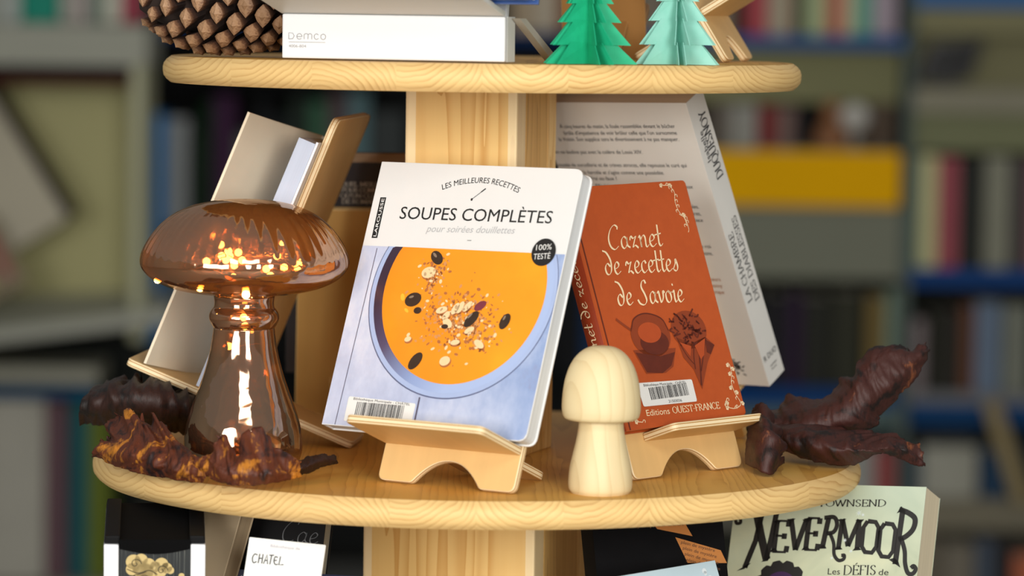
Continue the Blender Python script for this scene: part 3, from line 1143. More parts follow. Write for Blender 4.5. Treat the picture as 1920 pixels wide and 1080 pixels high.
# ------------------------------------------------------------------ dark book facing away, behind the open one
q = dict(px=-.098, py=.235, psi=-184, th=24, W=.118, sB=.036, ll=.045, LA=.2015, Wt=.06, e0=0, w=.135, h=.2, t=.02, rho=0)
stand_obj(q, 'shaded plywood book stand seen from behind, left of the central post', mat=M_ply_shaded)
b = book_root(q, 'club_book', 'dark grey book with pale capitals on its back, left of the post')
book_parts(b, q['w'], q['h'], q['t'], plain('35353a', .4, .08, name='slate_cover'), c=.0008, inset=.0006, page='c7a888')
ink = Ink()
LIGHTI = plain('b8b2a6', .5, .05)
for i, (s, wd_) in enumerate((('QUEL MEILLEUR', 42), ('POUR COMMENCER', 46), ("QU'UN CLUB", 33), ('DE ROMANS', 32))):
    serif_text(ink, s, -24.5 + (1 if i % 2 else 0), 178.2-5.4*i, wd_, 3.9, W=.17, mn=.09)
ink.build('blurb_lettering', LIGHTI, b, Bk, .0003)

# ------------------------------------------------------------------ amber glass mushroom lamp
LX, LY = -.1765, -.145
K = 1/2505.0
lamp = thing('mushroom_lamp', 'amber glass mushroom lamp with warm fairy lights inside', 'lamp', Matrix.Translation((LX, LY, 0)))
M_gl = glass_amber()


def px_prof(rows, y0=882.0, k=K):
    return [(r*k, max(.0004, (y0-y)*k*1.008)) for r, y in rows]


def smooth_prof(p, n=5):
    return [(max(q.x, 0.0003), q.y) for q in crom([Vector((r, z, 0)) for r, z in p], n)]


body = smooth_prof(px_prof([(60, 881.5), (84, 879), (100, 868), (109, 848), (110, 825), (106, 795), (97, 765), (84, 730), (72, 695), (63, 660), (58, 630), (56, 612)]))
MB().lathe(body, 96, cap=False).build('glass_body', M_gl, lamp, smooth=True, solid=.0012)
MB().lathe(body[:1]+[(.0005, body[0][1])], 96, cap=False).build('glass_base', M_gl, lamp, smooth=True, solid=.0012)
ring = smooth_prof(px_prof([(56, 612), (60, 606), (64, 597), (64, 588), (60, 580), (56, 575), (54.5, 566), (56, 553)]))
MB().lathe(ring, 96, cap=False).build('glass_collar', M_gl, lamp, smooth=True, solid=.0012)
capp = smooth_prof(px_prof([(56, 549), (100, 545), (140, 536), (170, 522), (187, 506), (193, 491), (189, 472), (175, 447), (155, 422), (130, 402), (108, 391), (88, 384), (60, 378), (30, 375), (2, 374)]), 6)


def ribs(r, z, a):
    zz = (882-z/1.008/K)
    f = max(0, min(1, (500-zz)/60))*max(0, min(1, (zz-388)/18))
    lob = .5+.5*noise.noise(Vector((math.cos(a)*2.2, math.sin(a)*2.2, 3)))
    w = 1+f*.010*math.sin(a*46+2*math.sin(a*3))*(.4+lob)
    return r*w*(1+.012*math.sin(a*2+1)+.006*math.sin(a*5))


MB().lathe(capp, 230, ribs, cap=False).build('glass_cap', M_gl, lamp, smooth=True, solid=.0012)
M_led = emit('ffcf7a', 34)
M_wire = NT('copper_wire').bsdf(lin('c98d4a'), .3, Metallic=1.0)
rl = random.Random(11)
wire = []
# the string winds round inside the cap, then drops down the stem
for k in range(46):
    a = k*.62+1
    rr = (.030+.036*(.5+.5*math.sin(k*1.9)))
    zz = (882-(455+ (k/46)*60 + 16*math.sin(k*2.3)))*K
    wire.append((rr*math.cos(a), rr*math.sin(a), zz))
for yy, xx, dy in ((545, 3, -8), (590, 0, -14), (606, 3, -16), (645, -27, -10), (640, 33, -12), (668, 38, 4), (692, 46, -18), (720, 62, -10), (770, 58, -20), (800, 45, -20), (840, 35, -10), (868, 10, 5)):
    wire.append((xx*K, dy*K, (882-yy)*K))
wp = crom([Vector(p) for p in wire], 5)
MB().tube(wp, .00032, 5).build('fairy_wire', M_wire, lamp, smooth=True)


def ico(r, sub=2):
    bm = bmesh.new()
    bmesh.ops.create_icosphere(bm, subdivisions=sub, radius=r)
    me = bpy.data.meshes.new('bulb')
    bm.to_mesh(me)
    bm.free()
    me.polygons.foreach_set('use_smooth', [True]*len(me.polygons))
    return me


bulb = ico(.0029)
bulb.materials.append(M_led)
spots = [wire[i] for i in range(0, 46, 2)]
front = [(285, 508), (302, 486), (386, 528), (398, 478), (425, 446), (446, 508), (460, 512), (532, 466), (562, 455), (602, 448), (512, 490), (545, 488), (474, 538), (415, 432), (440, 458), (585, 472), (305, 466), (520, 503)]
for (px, py) in front:
    rx = (px-462)*K
    zz = (882-py)*K
    rmax = .066
    yy = -math.sqrt(max(0.0001, rmax**2-rx**2))*.8 if abs(rx) < rmax else 0
    spots.append((rx*.97, yy, zz))
for yy, xx, dy in ((590, 0, -14), (606, 3, -16), (645, -27, -10), (692, 46, -22)):
    spots.append((xx*K, dy*K, (882-yy)*K))
for p in spots:
    o = bpy.data.objects.new('light_bulb', bulb)
    COL.objects.link(o)
    o.parent = lamp
    o.location = p

# ------------------------------------------------------------------ turned wooden mushroom
K2 = 1/2610.0
wm = thing('wooden_mushroom', 'small pale turned wooden mushroom in front of the orange-red book', 'ornament', Matrix.Translation((.0895, -.243, 0)))
M_tw = turned_wood()


def pp2(rows):
    return [(r*K2, max(0, (928-y)*K2*1.01)) for r, y in rows]


stem = smooth_prof(pp2([(54, 928), (59, 920), (60, 905), (58, 882), (53, 858), (47, 832), (43, 808), (41, 786)]), 5)


def facet(r, z, a):
    return r*(1+.018*math.cos(4*a+.9)+.008*math.cos(9*a))


MB().lathe(stem, 48, facet).build('stem', M_tw, wm, smooth=True, angle=50)
capw = smooth_prof(pp2([(44, 790), (60, 790), (70, 786), (74, 776), (75, 762), (73, 735), (68, 708), (58, 683), (43, 664), (24, 653), (1, 650)]), 5)
MB().lathe(capw, 64).build('cap', M_tw, wm, smooth=True, angle=60)


# ------------------------------------------------------------------ dried leaves
def sheet(name, label, ctrl, mat, seed, nu=72, nv=30, amp=.003, ragged=.05, ribs=0, group='dried curled leaves'):
    """a crumpled leaf laid through a net of points (rows from one edge to the other)"""
    rows = [[Vector(at(*c)) for c in row] for row in ctrl]
    cen = sum((p for r in rows for p in r), Vector())/sum(len(r) for r in rows)

    def samp(P, t):
        n = len(P)-1
        x = min(max(t, 0), 1)*n
        i = min(int(x), n-1)
        f = x-i
        b, c = P[i], P[i+1]
        a = P[i-1] if i else b*2-c
        d = P[i+2] if i+2 <= n else c*2-b
        return .5*((2*b)+(c-a)*f+(2*a-5*b+4*c-d)*f*f+(3*b-a-3*c+d)*f**3)
    G = []
    for j in range(nv+1):
        v = j/nv
        G.append([])
        for i in range(nu+1):
            u = i/nu
            e = ragged*(noise.noise(Vector((u*9, v*5, seed)))+.6*noise.noise(Vector((u*31, v*11, seed+4))))
            tear = ragged*1.6*max(0, v-.7)/.3*(abs(noise.noise(Vector((u*17, 1, seed))))+.5*abs(noise.noise(Vector((u*43, 2, seed))))-.3)
            vv = .5+(v-.5)*(1+1.2*e)-tear*2.2
            uu = .5+(u-.5)*(1+.8*ragged*noise.noise(Vector((v*8, 3, seed+9))))
            col = [samp(r, uu) for r in rows]
            G[-1].append(samp(col, vv))
    out = []
    for j in range(nv+1):
        for i in range(nu+1):
            p = G[j][i]
            du = G[j][min(i+1, nu)]-G[j][max(i-1, 0)]
            dv = G[min(j+1, nv)][i]-G[max(j-1, 0)][i]
            nn = du.cross(dv)
            if nn.length > 0:
                nn.normalize()
            u, v = i/nu, j/nv
            q1 = noise.noise(Vector((u*(ribs or 4)*1.3+v*1.2, v*1.1, seed)))
            q2 = noise.noise(Vector((u*(ribs or 4)*3.1-v*1.5, v*2.4, seed+5)))
            q3 = noise.noise(Vector((u*34, v*18, seed+3)))
            d = amp*((.45-abs(q1)*2.4)*(.5+v)+(.3-abs(q2)*1.5)*.6+.12*q3+.5*noise.noise(Vector((u*2.2, v*1.6, seed+8))))
            out.append(p+nn*d-cen)
    fs = []
    for j in range(nv):
        for i in range(nu):
            a = j*(nu+1)+i
            fs.append((a, a+1, a+nu+2, a+nu+1))
    zmin = min(p.z for p in out)+cen.z
    lift = max(0, .0008-zmin) if cen.length < 1 else 0
    o = MB().add(out, fs).build(name, mat, smooth=True, solid=.0007, M=Matrix.Translation(cen+Vector((0, 0, lift))))
    return tag(o, label, 'leaf', group)


M_lit = dried('1e0808', '58260f', 'b8741f', .57, 'warm_dried_leaf')
M_drk = dried('0e0504', '2a120b', '4a2212', .66, 'dark_dried_leaf')
M_rgt = dried('120606', '3a1812', '7a4426', .64, 'maroon_dried_leaf')
# dark one behind, left
sheet('dried_leaf', 'dark dried leaf curled under the ledge of the tall stand', [
    [(150, 795, -.03), (215, 800, -.04), (290, 812, -.05), (365, 815, -.04)],
    [(148, 768, -.06), (215, 762, -.085), (290, 770, -.09), (365, 775, -.07)],
    [(165, 738, -.05), (215, 722, -.075), (290, 728, -.085), (365, 745, -.06)],
    [(190, 722, -.0), (240, 704, -.01), (300, 708, -.01), (370, 728, -.0)]], M_drk, 3, amp=.004, ribs=5)
sheet('dried_leaf', 'brown and ochre dried leaf curled at the left edge of the shelf', [
    [(174, 856, -.115), (235, 878, -.165), (310, 897, -.205), (380, 905, -.235)],
    [(176, 846, -.125), (245, 856, -.182), (315, 876, -.215), (385, 893, -.242)],
    [(190, 828, -.12), (260, 826, -.172), (325, 840, -.205), (375, 872, -.232)],
    [(186, 826, -.112), (203, 820, -.11), (198, 795, -.10), (212, 779, -.10), (232, 772, -.115), (247, 767, -.13), (256, 779, -.135), (272, 783, -.14), (283, 773, -.15), (300, 789, -.16), (309, 803, -.168), (316, 818, -.175), (332, 828, -.185), (346, 845, -.195), (362, 868, -.205)]], M_lit, 12, nu=110, nv=40, amp=.0034, ribs=5, ragged=.05)
sheet('dried_leaf', 'ochre and brown torn leaf cupped against the foot of the glass lamp', [
    [(352, 878, -.222), (430, 908, -.258), (500, 906, -.258), (566, 894, -.232)],
    [(358, 868, -.228), (430, 888, -.264), (500, 888, -.264), (566, 884, -.234)],
    [(362, 860, -.228), (430, 866, -.260), (495, 866, -.258), (564, 876, -.232)],
    [(362, 852, -.226), (378, 858, -.235), (392, 850, -.24), (402, 830, -.242), (411, 815, -.243), (424, 818, -.243), (434, 846, -.246), (444, 862, -.248), (452, 848, -.247), (457, 812, -.243), (472, 805, -.242), (490, 803, -.241), (500, 818, -.241), (512, 838, -.238), (530, 846, -.234), (548, 860, -.23), (562, 866, -.226)]], M_lit, 21, nu=120, nv=34, amp=.0022, ribs=7, ragged=.05)
sheet('dried_leaf', 'narrow brown leaf tail lying right of the glass lamp', [
    [(545, 893, -.215), (575, 888, -.205), (605, 874, -.19), (634, 868, -.18)],
    [(545, 882, -.22), (575, 873, -.215), (605, 862, -.20), (632, 862, -.185)],
    [(548, 872, -.2), (575, 858, -.195), (605, 853, -.185), (630, 854, -.17)]], M_drk, 33, nu=40, nv=12, amp=.0012)
# right-hand cluster
sheet('dried_leaf', 'maroon dried leaf rising to the right over the shelf edge', [
    [(1415, 818, -.02), (1500, 836, -.03), (1575, 812, -.04), (1640, 800, -.045), (1652, 775, -.04), (1690, 738, -.035), (1722, 702, -.03), (1741, 664, -.02)],
    [(1420, 800, -.04), (1510, 808, -.055), (1585, 785, -.06), (1640, 740, -.058), (1690, 700, -.048), (1742, 656, -.025)],
    [(1425, 784, -.035), (1510, 776, -.045), (1575, 748, -.05), (1620, 695, -.05), (1665, 665, -.042), (1735, 650, -.022)],
    [(1425, 772, .0), (1462, 765, -.005), (1476, 742, -.01), (1500, 748, -.012), (1525, 753, -.015), (1546, 748, -.018), (1568, 731, -.02), (1578, 708, -.024), (1600, 694, -.026), (1612, 674, -.028), (1636, 650, -.03), (1664, 648, -.028), (1690, 642, -.024), (1702, 656, -.02), (1720, 650, -.015), (1737, 645, -.012)]], M_rgt, 41, nu=120, nv=36, amp=.0026, ribs=8, ragged=.03)
sheet('dried_leaf', 'dark maroon leaf lying low, its torn tip hanging off the right edge', [
    [(1400, 850, -.02), (1470, 846, -.06), (1510, 860, -.075), (1545, 869, -.085), (1592, 874, -.09), (1622, 862, -.09), (1650, 853, -.088), (1672, 856, -.082), (1694, 864, -.078), (1716, 873, -.074), (1735, 875, -.07)],
    [(1400, 830, -.045), (1480, 832, -.08), (1560, 844, -.105), (1625, 846, -.105), (1685, 842, -.09), (1735, 868, -.072)],
    [(1400, 802, -.04), (1480, 806, -.07), (1560, 816, -.09), (1625, 824, -.09), (1680, 826, -.08), (1730, 852, -.07)],
    [(1410, 780, .01), (1480, 786, -.02), (1560, 798, -.05), (1600, 815, -.06), (1628, 811, -.066), (1652, 818, -.068), (1680, 817, -.068), (1702, 829, -.066), (1716, 840, -.064), (1722, 834, -.063), (1728, 850, -.062)]], M_rgt, 52, nu=110, nv=34, amp=.0024, ribs=9, ragged=.03)
sheet('dried_leaf', 'small glossy maroon leaf propped beside the foot of the plywood stand', [
    [(1396, 870, -.10), (1400, 820, -.09), (1405, 785, -.08), (1412, 765, -.07)],
    [(1420, 880, -.135), (1425, 825, -.13), (1428, 790, -.12), (1425, 758, -.09)],
    [(1443, 890, -.14), (1455, 840, -.135), (1450, 800, -.12), (1432, 762, -.09)],
    [(1474, 868, -.10), (1470, 835, -.10), (1458, 800, -.09), (1436, 768, -.075)]], M_rgt, 63, nu=40, nv=24, amp=.0022, ribs=3)

# ------------------------------------------------------------------ top shelf: pine cone
ZT = .31
ax0, ax1 = Vector((-.262, -.085, ZT+.0445)), Vector((-.118, -.060, ZT+.049))
cone = thing('pine_cone', 'large open brown pine cone lying on the top shelf', 'pine cone', Matrix.Translation(((ax0+ax1)/2)-Vector((0, 0, .045))))
cbase = ((ax0+ax1)/2)-Vector((0, 0, .045))
AX = (ax1-ax0).normalized()
S1 = AX.cross(Vector((0, 0, 1))).normalized()
S2 = S1.cross(AX)
Lc = (ax1-ax0).length


def crad(s):
    return .0445*min(1, (math.sin(math.pi*min(1, (s+.02)*1.15))**.42)) if s < .45 else .0445*(1-.35*((s-.45)/.55)**2)


core = []
for k in range(13):
    s = k/12
    core.append((max(.001, crad(s)*.62), s*Lc))
Mc = mat4(S1, S2, AX, ax0-cbase)
t = NT('cone_shade')
MB().lathe(core, 24).build('core', t.bsdf(t.mix(t.noise(t.obj(), 90), lin('1a0f0a'), lin('2c1a11')), .9), cone, smooth=True, M=Mc)


def scale_mat():
    t = NT('cone_scale')
    v = t.obj()
    s = t.n('ShaderNodeSeparateXYZ')
    t.put(s.inputs[0], v)
    n1 = t.noise(v, 500, 4, .6)
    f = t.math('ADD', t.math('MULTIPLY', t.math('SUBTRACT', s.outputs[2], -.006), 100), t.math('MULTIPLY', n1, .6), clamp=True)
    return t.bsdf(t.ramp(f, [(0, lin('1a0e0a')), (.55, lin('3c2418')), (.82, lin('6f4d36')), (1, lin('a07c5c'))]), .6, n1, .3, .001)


sm = MB()
w, hh = .0088, .0058
rim = [(-w, 0, 0), (-w*.45, hh*.72, .0004), (0, hh, .0006), (w*.45, hh*.72, .0004), (w, 0, 0), (w*.45, -hh*.72, -.0004), (0, -hh, -.0006), (-w*.45, -hh*.72, -.0004)]
um = [(-w*.4, 0, .0014), (0, hh*.4, .0018), (w*.4, 0, .0014), (0, -hh*.36, .001)]
tip = [(0, 0, .0032)]
rt = [(x*.42, y*.34-.004, -.017) for x, y, z in rim]
vs = rim+um+tip+rt
fs = [(0, 1, 8), (1, 9, 8), (1, 2, 9), (2, 3, 9), (3, 10, 9), (3, 4, 10), (4, 5, 10), (5, 11, 10), (5, 6, 11), (6, 7, 11), (7, 8, 11), (7, 0, 8), (8, 9, 12), (9, 10, 12), (10, 11, 12), (11, 8, 12)]
fs += [((i+1) % 8, i, 13+i, 13+(i+1) % 8) for i in range(8)]
sm.add(vs, fs)
me0 = sm.build('scale', scale_mat(), None)
sme = me0.data
bpy.data.objects.remove(me0)
NS = 138
for k in range(NS):
    s = .0+1.0*((k+.5)/NS)**.93
    a = k*2.399963
    rad = S1*math.cos(a)+S2*math.sin(a)
    rr = crad(s)
    sl = -AX*(1.15*(1-s)**1.6+.28)
    out = (rad+sl).normalized()
    yy = (-AX-out*out.dot(-AX)).normalized()
    xx = yy.cross(out)
    kk = (.62+.44*min(1, rr/.0445))*(.92+.16*rnd.random())
    P = ax0+AX*(s*Lc+.0)+rad*rr*.97-cbase
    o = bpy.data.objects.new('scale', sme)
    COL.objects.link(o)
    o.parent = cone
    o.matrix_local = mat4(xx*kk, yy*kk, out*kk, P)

# ------------------------------------------------------------------ white easel with the maker's name
PSI = 20
Mw = Matrix.Translation((-.0665, -.192, ZT)) @ Matrix.Rotation(-R(PSI), 4, 'Z')
ea = thing('display_easel', 'white display easel with an overhanging tray and grey maker name', 'easel', Mw)
M_wht = plain('e0e1e3', .35, .015, 20, 'white_card')
M_wht2 = plain('d6d5d0', .5, .02, 20, 'off_white_card')
ew = .1755
MB().box(-ew/2, ew/2, 0, .006, .0012, .034).build('front_panel', M_wht, ea, bevel=.0012)
c, s = math.cos(R(14)), math.sin(R(14))
Mt = Matrix(((1, 0, 0, 0), (0, -c, s, .004), (0, s, c, .0338), (0, 0, 0, 1)))
MB().box(-ew/2-.002, ew/2-.001, 0, .052, 0, .004).build('tray', M_wht2, ea, bevel=.0008, M=Mt)
MB().box(-ew/2-.002, ew/2-.001, .048, .053, 0, .018).build('tray_lip', M_wht, ea, bevel=.001, M=Mt)
MB().plate([(0, .0012), (.004, .0012), (.004, .034), (0, .034)], 0, .016).build('side_panel', M_wht2, ea, M=Matrix.Translation((ew/2-.004, .006, .0)))
g = MB()
g.add([(x, y, z) for x in (ew/2+.001, ew/2+.007) for y, z in ((.012, .033), (.026, .033), (.105, .001), (.088, .001))], [(0, 1, 2, 3), (7, 6, 5, 4), (0, 4, 5, 1), (1, 5, 6, 2), (2, 6, 7, 3), (3, 7, 4, 0)])
g.build('brace', plain('b9b2a6', .5, .03), ea)
MB().box(-ew/2, ew/2-.004, .006, .012, .03, .115, Matrix.Translation((0, 0, 0))).build('back_rest', M_wht, ea, bevel=.001, M=Matrix.Rotation(R(-12), 4, 'X'))
EF = lambda x, z, e: (x, -e, z)
ink = Ink()
X0 = -ew*500+5.5
for d in ('d', 'e', 'm', 'c', 'o'):
    pass
ink.stroke([(X0, 15.4), (X0, 20), (X0+3.2, 19.7), (X0+4.4, 17.7), (X0+3.2, 15.6), (X0, 15.4)], .55, smooth=False)
ink.stroke([(X0+6.6, 17.3), (X0+10.4, 17.3), (X0+9.9, 18.8), (X0+8.5, 19.4), (X0+6.9, 18.6), (X0+6.5, 17.2), (X0+7.1, 15.8), (X0+8.6, 15.3), (X0+10.2, 15.9)], .55)
ink.stroke([(X0+12.4, 15.4), (X0+12.4, 18.6), (X0+14, 19.5), (X0+15.4, 18.6), (X0+15.4, 15.4)], .55).stroke([(X0+15.4, 18.6), (X0+17, 19.5), (X0+18.4, 18.6), (X0+18.4, 15.4)], .55)
ink.stroke([(X0+23.8, 18.6), (X0+22.2, 19.4), (X0+20.6, 18.4), (X0+20.6, 16.4), (X0+22.2, 15.3), (X0+23.9, 16.1)], .55)
ink.stroke([(X0+27.6, 19.4), (X0+25.9, 18.4), (X0+25.9, 16.3), (X0+27.6, 15.3), (X0+29.3, 16.3), (X0+29.3, 18.4), (X0+27.6, 19.4)], .55)
ink.poly([(X0, 13.4), (X0+29.3, 13.4), (X0+29.3, 13.0), (X0, 13.0)])
ink.text('4006-804', X0, 9.2, 14, 2.2)
ink.build('maker_lettering', plain('9a9b9d', .5, .03), ea, EF, .0003)
# the book on the easel's tray: only its blue lower corner hangs into view
br = thing('blue_book', 'blue-edged book standing on the white easel tray, only its corner in view', 'book', Mw @ Matrix.Translation((.036, -.018, .0428)) @ Matrix.Rotation(R(-14), 4, 'X'))
book_parts(br, .168, .22, .016, plain('2c4f8f', .4, .08, name='blue_cover'), c=.0022, inset=.003, page='e8e6e0')


# ------------------------------------------------------------------ folded paper trees
def paper_tree(label, loc, tips, mat, rot, seed, lean=0):
    r = random.Random(seed)
    root = thing('paper_tree', label, 'paper tree', Matrix.Translation(loc) @ Matrix.Rotation(rot, 4, 'Z'), 'folded paper trees')
    n = 10
    for k in range(n):
        a0 = 2*math.pi*k/n + (.16 if k % 2 else -.16)
        for j, (z, rr) in enumerate(tips):
            zt = tips[j+1][0]+.002 if j+1 < len(tips) else z+.018
            ri = tips[j+1][1]*.62 if j+1 < len(tips) else .0008
            if j+2 >= len(tips) and j+1 >= len(tips):
                ri = .0006
            mb = MB()
            P = [(.0003, z+.0006 if j else z), (rr, z), (ri, zt), (.0003, zt)]
            th = .00025
            # the outer half of every cut tier is bent aside
            bend = r.uniform(-.16, .16)
            ca, sa = math.cos(a0), math.sin(a0)
            vs = []
            for sgn in (-1, 1):
                for (x, zz) in P:
                    off = sgn*th + bend*max(0, x-.45*rr)
                    vs.append((x*ca-off*sa, x*sa+off*ca, zz))
            mb.add(vs, [(0, 1, 2, 3), (7, 6, 5, 4), (0, 4, 5, 1), (1, 5, 6, 2), (2, 6, 7, 3), (3, 7, 4, 0)])
            mb.build('paper_fin', mat, root)
    return root


def paper(hx, hy):
    t = NT('folded_paper')
    n1 = t.noise(t.obj(), 120, 3)
    b_ = t.n('ShaderNodeBsdfPrincipled')
    t.put(b_.inputs['Base Color'], t.mix(n1, lin(hx), lin(hy)))
    b_.inputs['Roughness'].default_value = .6
    tl = t.n('ShaderNodeBsdfTranslucent')
    t.put(tl.inputs[0], (*lin(hy), 1))
    m = t.n('ShaderNodeMixShader')
    m.inputs[0].default_value = .22
    t.t.links.new(b_.outputs[0], m.inputs[1])
    t.t.links.new(tl.outputs[0], m.inputs[2])
    t.t.links.new(m.outputs[0], t.out.inputs[0])
    return t.m


kt = 1/2555.0
paper_tree('emerald green folded paper tree on the top shelf', (.077, -.203, ZT+.0005), [(0, 93*kt), (35*kt, 81*kt), (77*kt, 62*kt), (112*kt, 47*kt), (146*kt, 33*kt), (176*kt, 20*kt)], paper('16b282', '24cc98'), .35, 3)
paper_tree('mint folded paper tree beside the emerald one', (.1435, -.168, ZT+.0005), [(0, 82*kt), (37*kt, 75*kt), (82*kt, 58*kt), (119*kt, 42*kt), (150*kt, 30*kt), (178*kt, 18*kt)], paper('8fd8c8', 'aee6da'), .1, 8)

# plywood stands on the top shelf
q = dict(px=.207, py=.02, psi=-75, th=32, W=.105, sB=.043, ll=.05, LA=.17, Wt=.05, z0=ZT)
stand_obj(q, 'plywood book stand at the right end of the top shelf, seen side-on')
q2 = dict(px=.10, py=.10, psi=-172, th=22, W=.068, sB=.03, ll=.035, LA=.15, Wt=.04, z0=ZT)
stand_obj(q2, 'shaded brown plywood stand behind the two paper trees', mat=plywood('a87a45', 'c79c63', '70491f'))  # plywood browned down, its shade painted into the colour

# ------------------------------------------------------------------ lower shelf
q = dict(px=.2546, py=-.1203, psi=27.4, th=21.76, W=.105, sB=.045, ll=.06, LA=.17, Wt=.06, e0=0, w=.157, h=.215, t=.034, rho=2.86, z0=Z3)
stand_obj(q, 'plywood book stand on the lower shelf under the fantasy novel')
b = book_root(q, 'fantasy_novel', 'pale green fantasy novel with tall black title, at lower right')


def nevcov():
    t = NT('pale_green_cover')
    v = t.obj()
    n1 = t.noise(v, 22, 4, .5, .6)
    n2 = t.noise(v, 9, 2)
    s = t.n('ShaderNodeSeparateXYZ')
    t.put(s.inputs[0], v)
    c = t.ramp(n1, [(.3, lin('a9b39a')), (.55, lin('c2c8ac')), (.75, lin('d0d2b0'))])
    g = t.math('MULTIPLY', t.math('SUBTRACT', s.outputs[2], .14), 14, clamp=True)
    c = t.mix(t.math('MULTIPLY', g, .6), c, lin('b4c4b4'))
    return t.bsdf(c, .35)


book_parts(b, q['w'], q['h'], q['t'], nevcov(), c=.0008, inset=.0002, page='dccfb2')
w, h, t = q['w'], q['h'], q['t']
F = front_of(t)
ink = Ink()
serif_text(ink, 'JESSICA TOWNSEND', -48, 195.9, 95.5, 5.3, 47, 198.5, W=.16, mn=.06)


def big(ch, x0, x1, z0, z1, W=5.2, flare=True):
    adv, st, se = SER[ch]
    sx = (x1-x0)/adv
    for sk in st:
        ink.stroke([(x0+a*sx, z0+bz*(z1-z0)) for a, bz in sk[1:]], W, 0, W*.42, smooth=(sk[0] == 'C'), n=6)
    for a, bz in se:
        X, Z = x0+a*sx, z0+bz*(z1-z0)
        k = 1 if bz < .5 else -1
        ink.poly([(X-3.6, Z-.5), (X+3.6, Z+.3), (X+1.4, Z+k*2.6), (X-1.4, Z+k*2.6)])


# N with a curl at its upper left
ink.stroke([(-63.5, 146), (-57, 168), (-54.5, 189)], 4.4, smooth=False)
ink.stroke([(-58.5, 189), (-53, 172), (-46, 153)], 6.4, smooth=False)
ink.stroke([(-46.5, 153), (-44, 172), (-42, 193.5)], 4.4, smooth=False)
ink.stroke([(-55, 189), (-62, 190.6), (-70, 189.6), (-75.6, 186), (-75, 181.6), (-71.6, 182), (-72, 185)], 2.6)
ink.poly([(-70, 143), (-61.5, 149), (-58.5, 150), (-63.6, 145)]).poly([(-50.5, 151), (-43, 156), (-45, 152)]).poly([(-47.5, 193.2), (-37.5, 196), (-41, 190.5)])
big('E', -44, -29.5, 159.5, 184.5, 4.2)
big('V', -30.5, -15.5, 161.5, 186.5, 4.4)
big('E', -17.5, -4, 162, 187.5, 4.2)
ink.stroke([(-1, 163.5), (1.6, 188)], 4.2, smooth=False)
ink.stroke([(-2, 188), (6, 188.6), (9, 183), (7, 177), (1, 175.4)], 3.4)
ink.stroke([(4, 176), (8, 168), (9.5, 159), (13.5, 154.5), (17.6, 155.6), (17.8, 158.6), (15.4, 158.4)], 2.8)
ink.poly([(-4.5, 163), (2.6, 163.6), (.8, 166.4), (-1.8, 166.2)])
big('M', 9.5, 30.5, 163, 187.5, 4.0)
for x0, x1, z0, z1 in ((31, 43.5, 161.4, 186.4), (45, 57.5, 158.4, 185)):
    o = [(x0+3, z1), (x1-3, z1-.6), (x1, z1-5), (x1-.2, z0+5), (x1-3.4, z0), (x0+3.4, z0+.4), (x0+.2, z0+5), (x0, z1-5), (x0+3, z1)]
    ink.stroke(o, 3.6, smooth=False)
ink.stroke([(60, 153), (61.5, 196)], 4.4, smooth=False)
ink.stroke([(58.5, 196.6), (67, 193.5), (72.2, 189), (71.4, 181), (66, 175), (60.5, 172.6)], 4.2)
ink.stroke([(62.5, 174), (66.5, 164), (68, 154), (71, 146.6), (75, 146), (77, 149.6), (75, 152), (73.2, 150.4)], 3.4)
ink.poly([(54.5, 156.5), (64.5, 150.5), (62, 156), (58.6, 158)]).poly([(56.8, 193.2), (60, 199), (63, 196)])
ink.text('Les', 6, 143.0, 10, 5.2, 16, 143.3).text('de', 47.5, 144.0, 8, 5.0, 55.5, 144.2)
serif_text(ink, 'DÉFIS', 18.4, 143.2, 27, 7.4, 46, 144.2, W=.14, mn=.05)
ink.build('title_lettering', BLACK, b, F, .0003)
ink = Ink()
pts = []
for k in range(48):
    a = 2*math.pi*k/48
    rr = 22 if k % 4 else 19.6
    pts.append((-32+rr*math.cos(a), 131+rr*math.sin(a)))
ink.poly(pts).build('sunburst_print', BLACK, b, F, .00035)
Ink().ellipse(-32, 130, 14, 14, 30).build('sunburst_centre', plain('3b1f4d', .5, .3, 90), b, F, .0005)
ink = Ink()
for x, z, r in ((26, 192.6, 1.3), (29.5, 191.2, .7), (17, 170.5, .8), (23, 162, .7), (8, 156, .6)):
    for a in range(4):
        ca, sa = math.cos(a*math.pi/4), math.sin(a*math.pi/4)
        ink.stroke([(x-r*2*ca, z-r*2*sa), (x, z), (x+r*2*ca, z+r*2*sa)], .5, taper=True, smooth=False)
    ink.ellipse(x, z, r*.6, r*.6, 12)
ink.build('star_print', plain('eef8fa', .3, .02), b, F, .0006)

# light blue book in front of the post
q = dict(px=.188, py=-.257, psi=-41.66, th=21.63, W=.09, sB=.04, ll=.04, LA=.13, Wt=.05, e0=0, w=.1182, h=.1803, t=.01, rho=1.43, z0=Z3)
stand_obj(q, 'plywood book stand on the lower shelf under the pale blue book')
b = book_root(q, 'pale_blue_book', 'pale blue book whose upper corner shows at the bottom edge')
book_parts(b, q['w'], q['h'], q['t'], plain('bcd3df', .35, .05, 40), c=.0012, inset=.001)
ink = Ink()
rb = random.Random(4)
for _ in range(40):
    x, z = rb.uniform(-52, 56), rb.uniform(120, 176)
    ink.ellipse(x, z, rb.uniform(1, 3), rb.uniform(.8, 2.4), 9)
ink.build('flower_print', plain('dde8ee', .4, .05), b, front_of(q['t']), .0003)

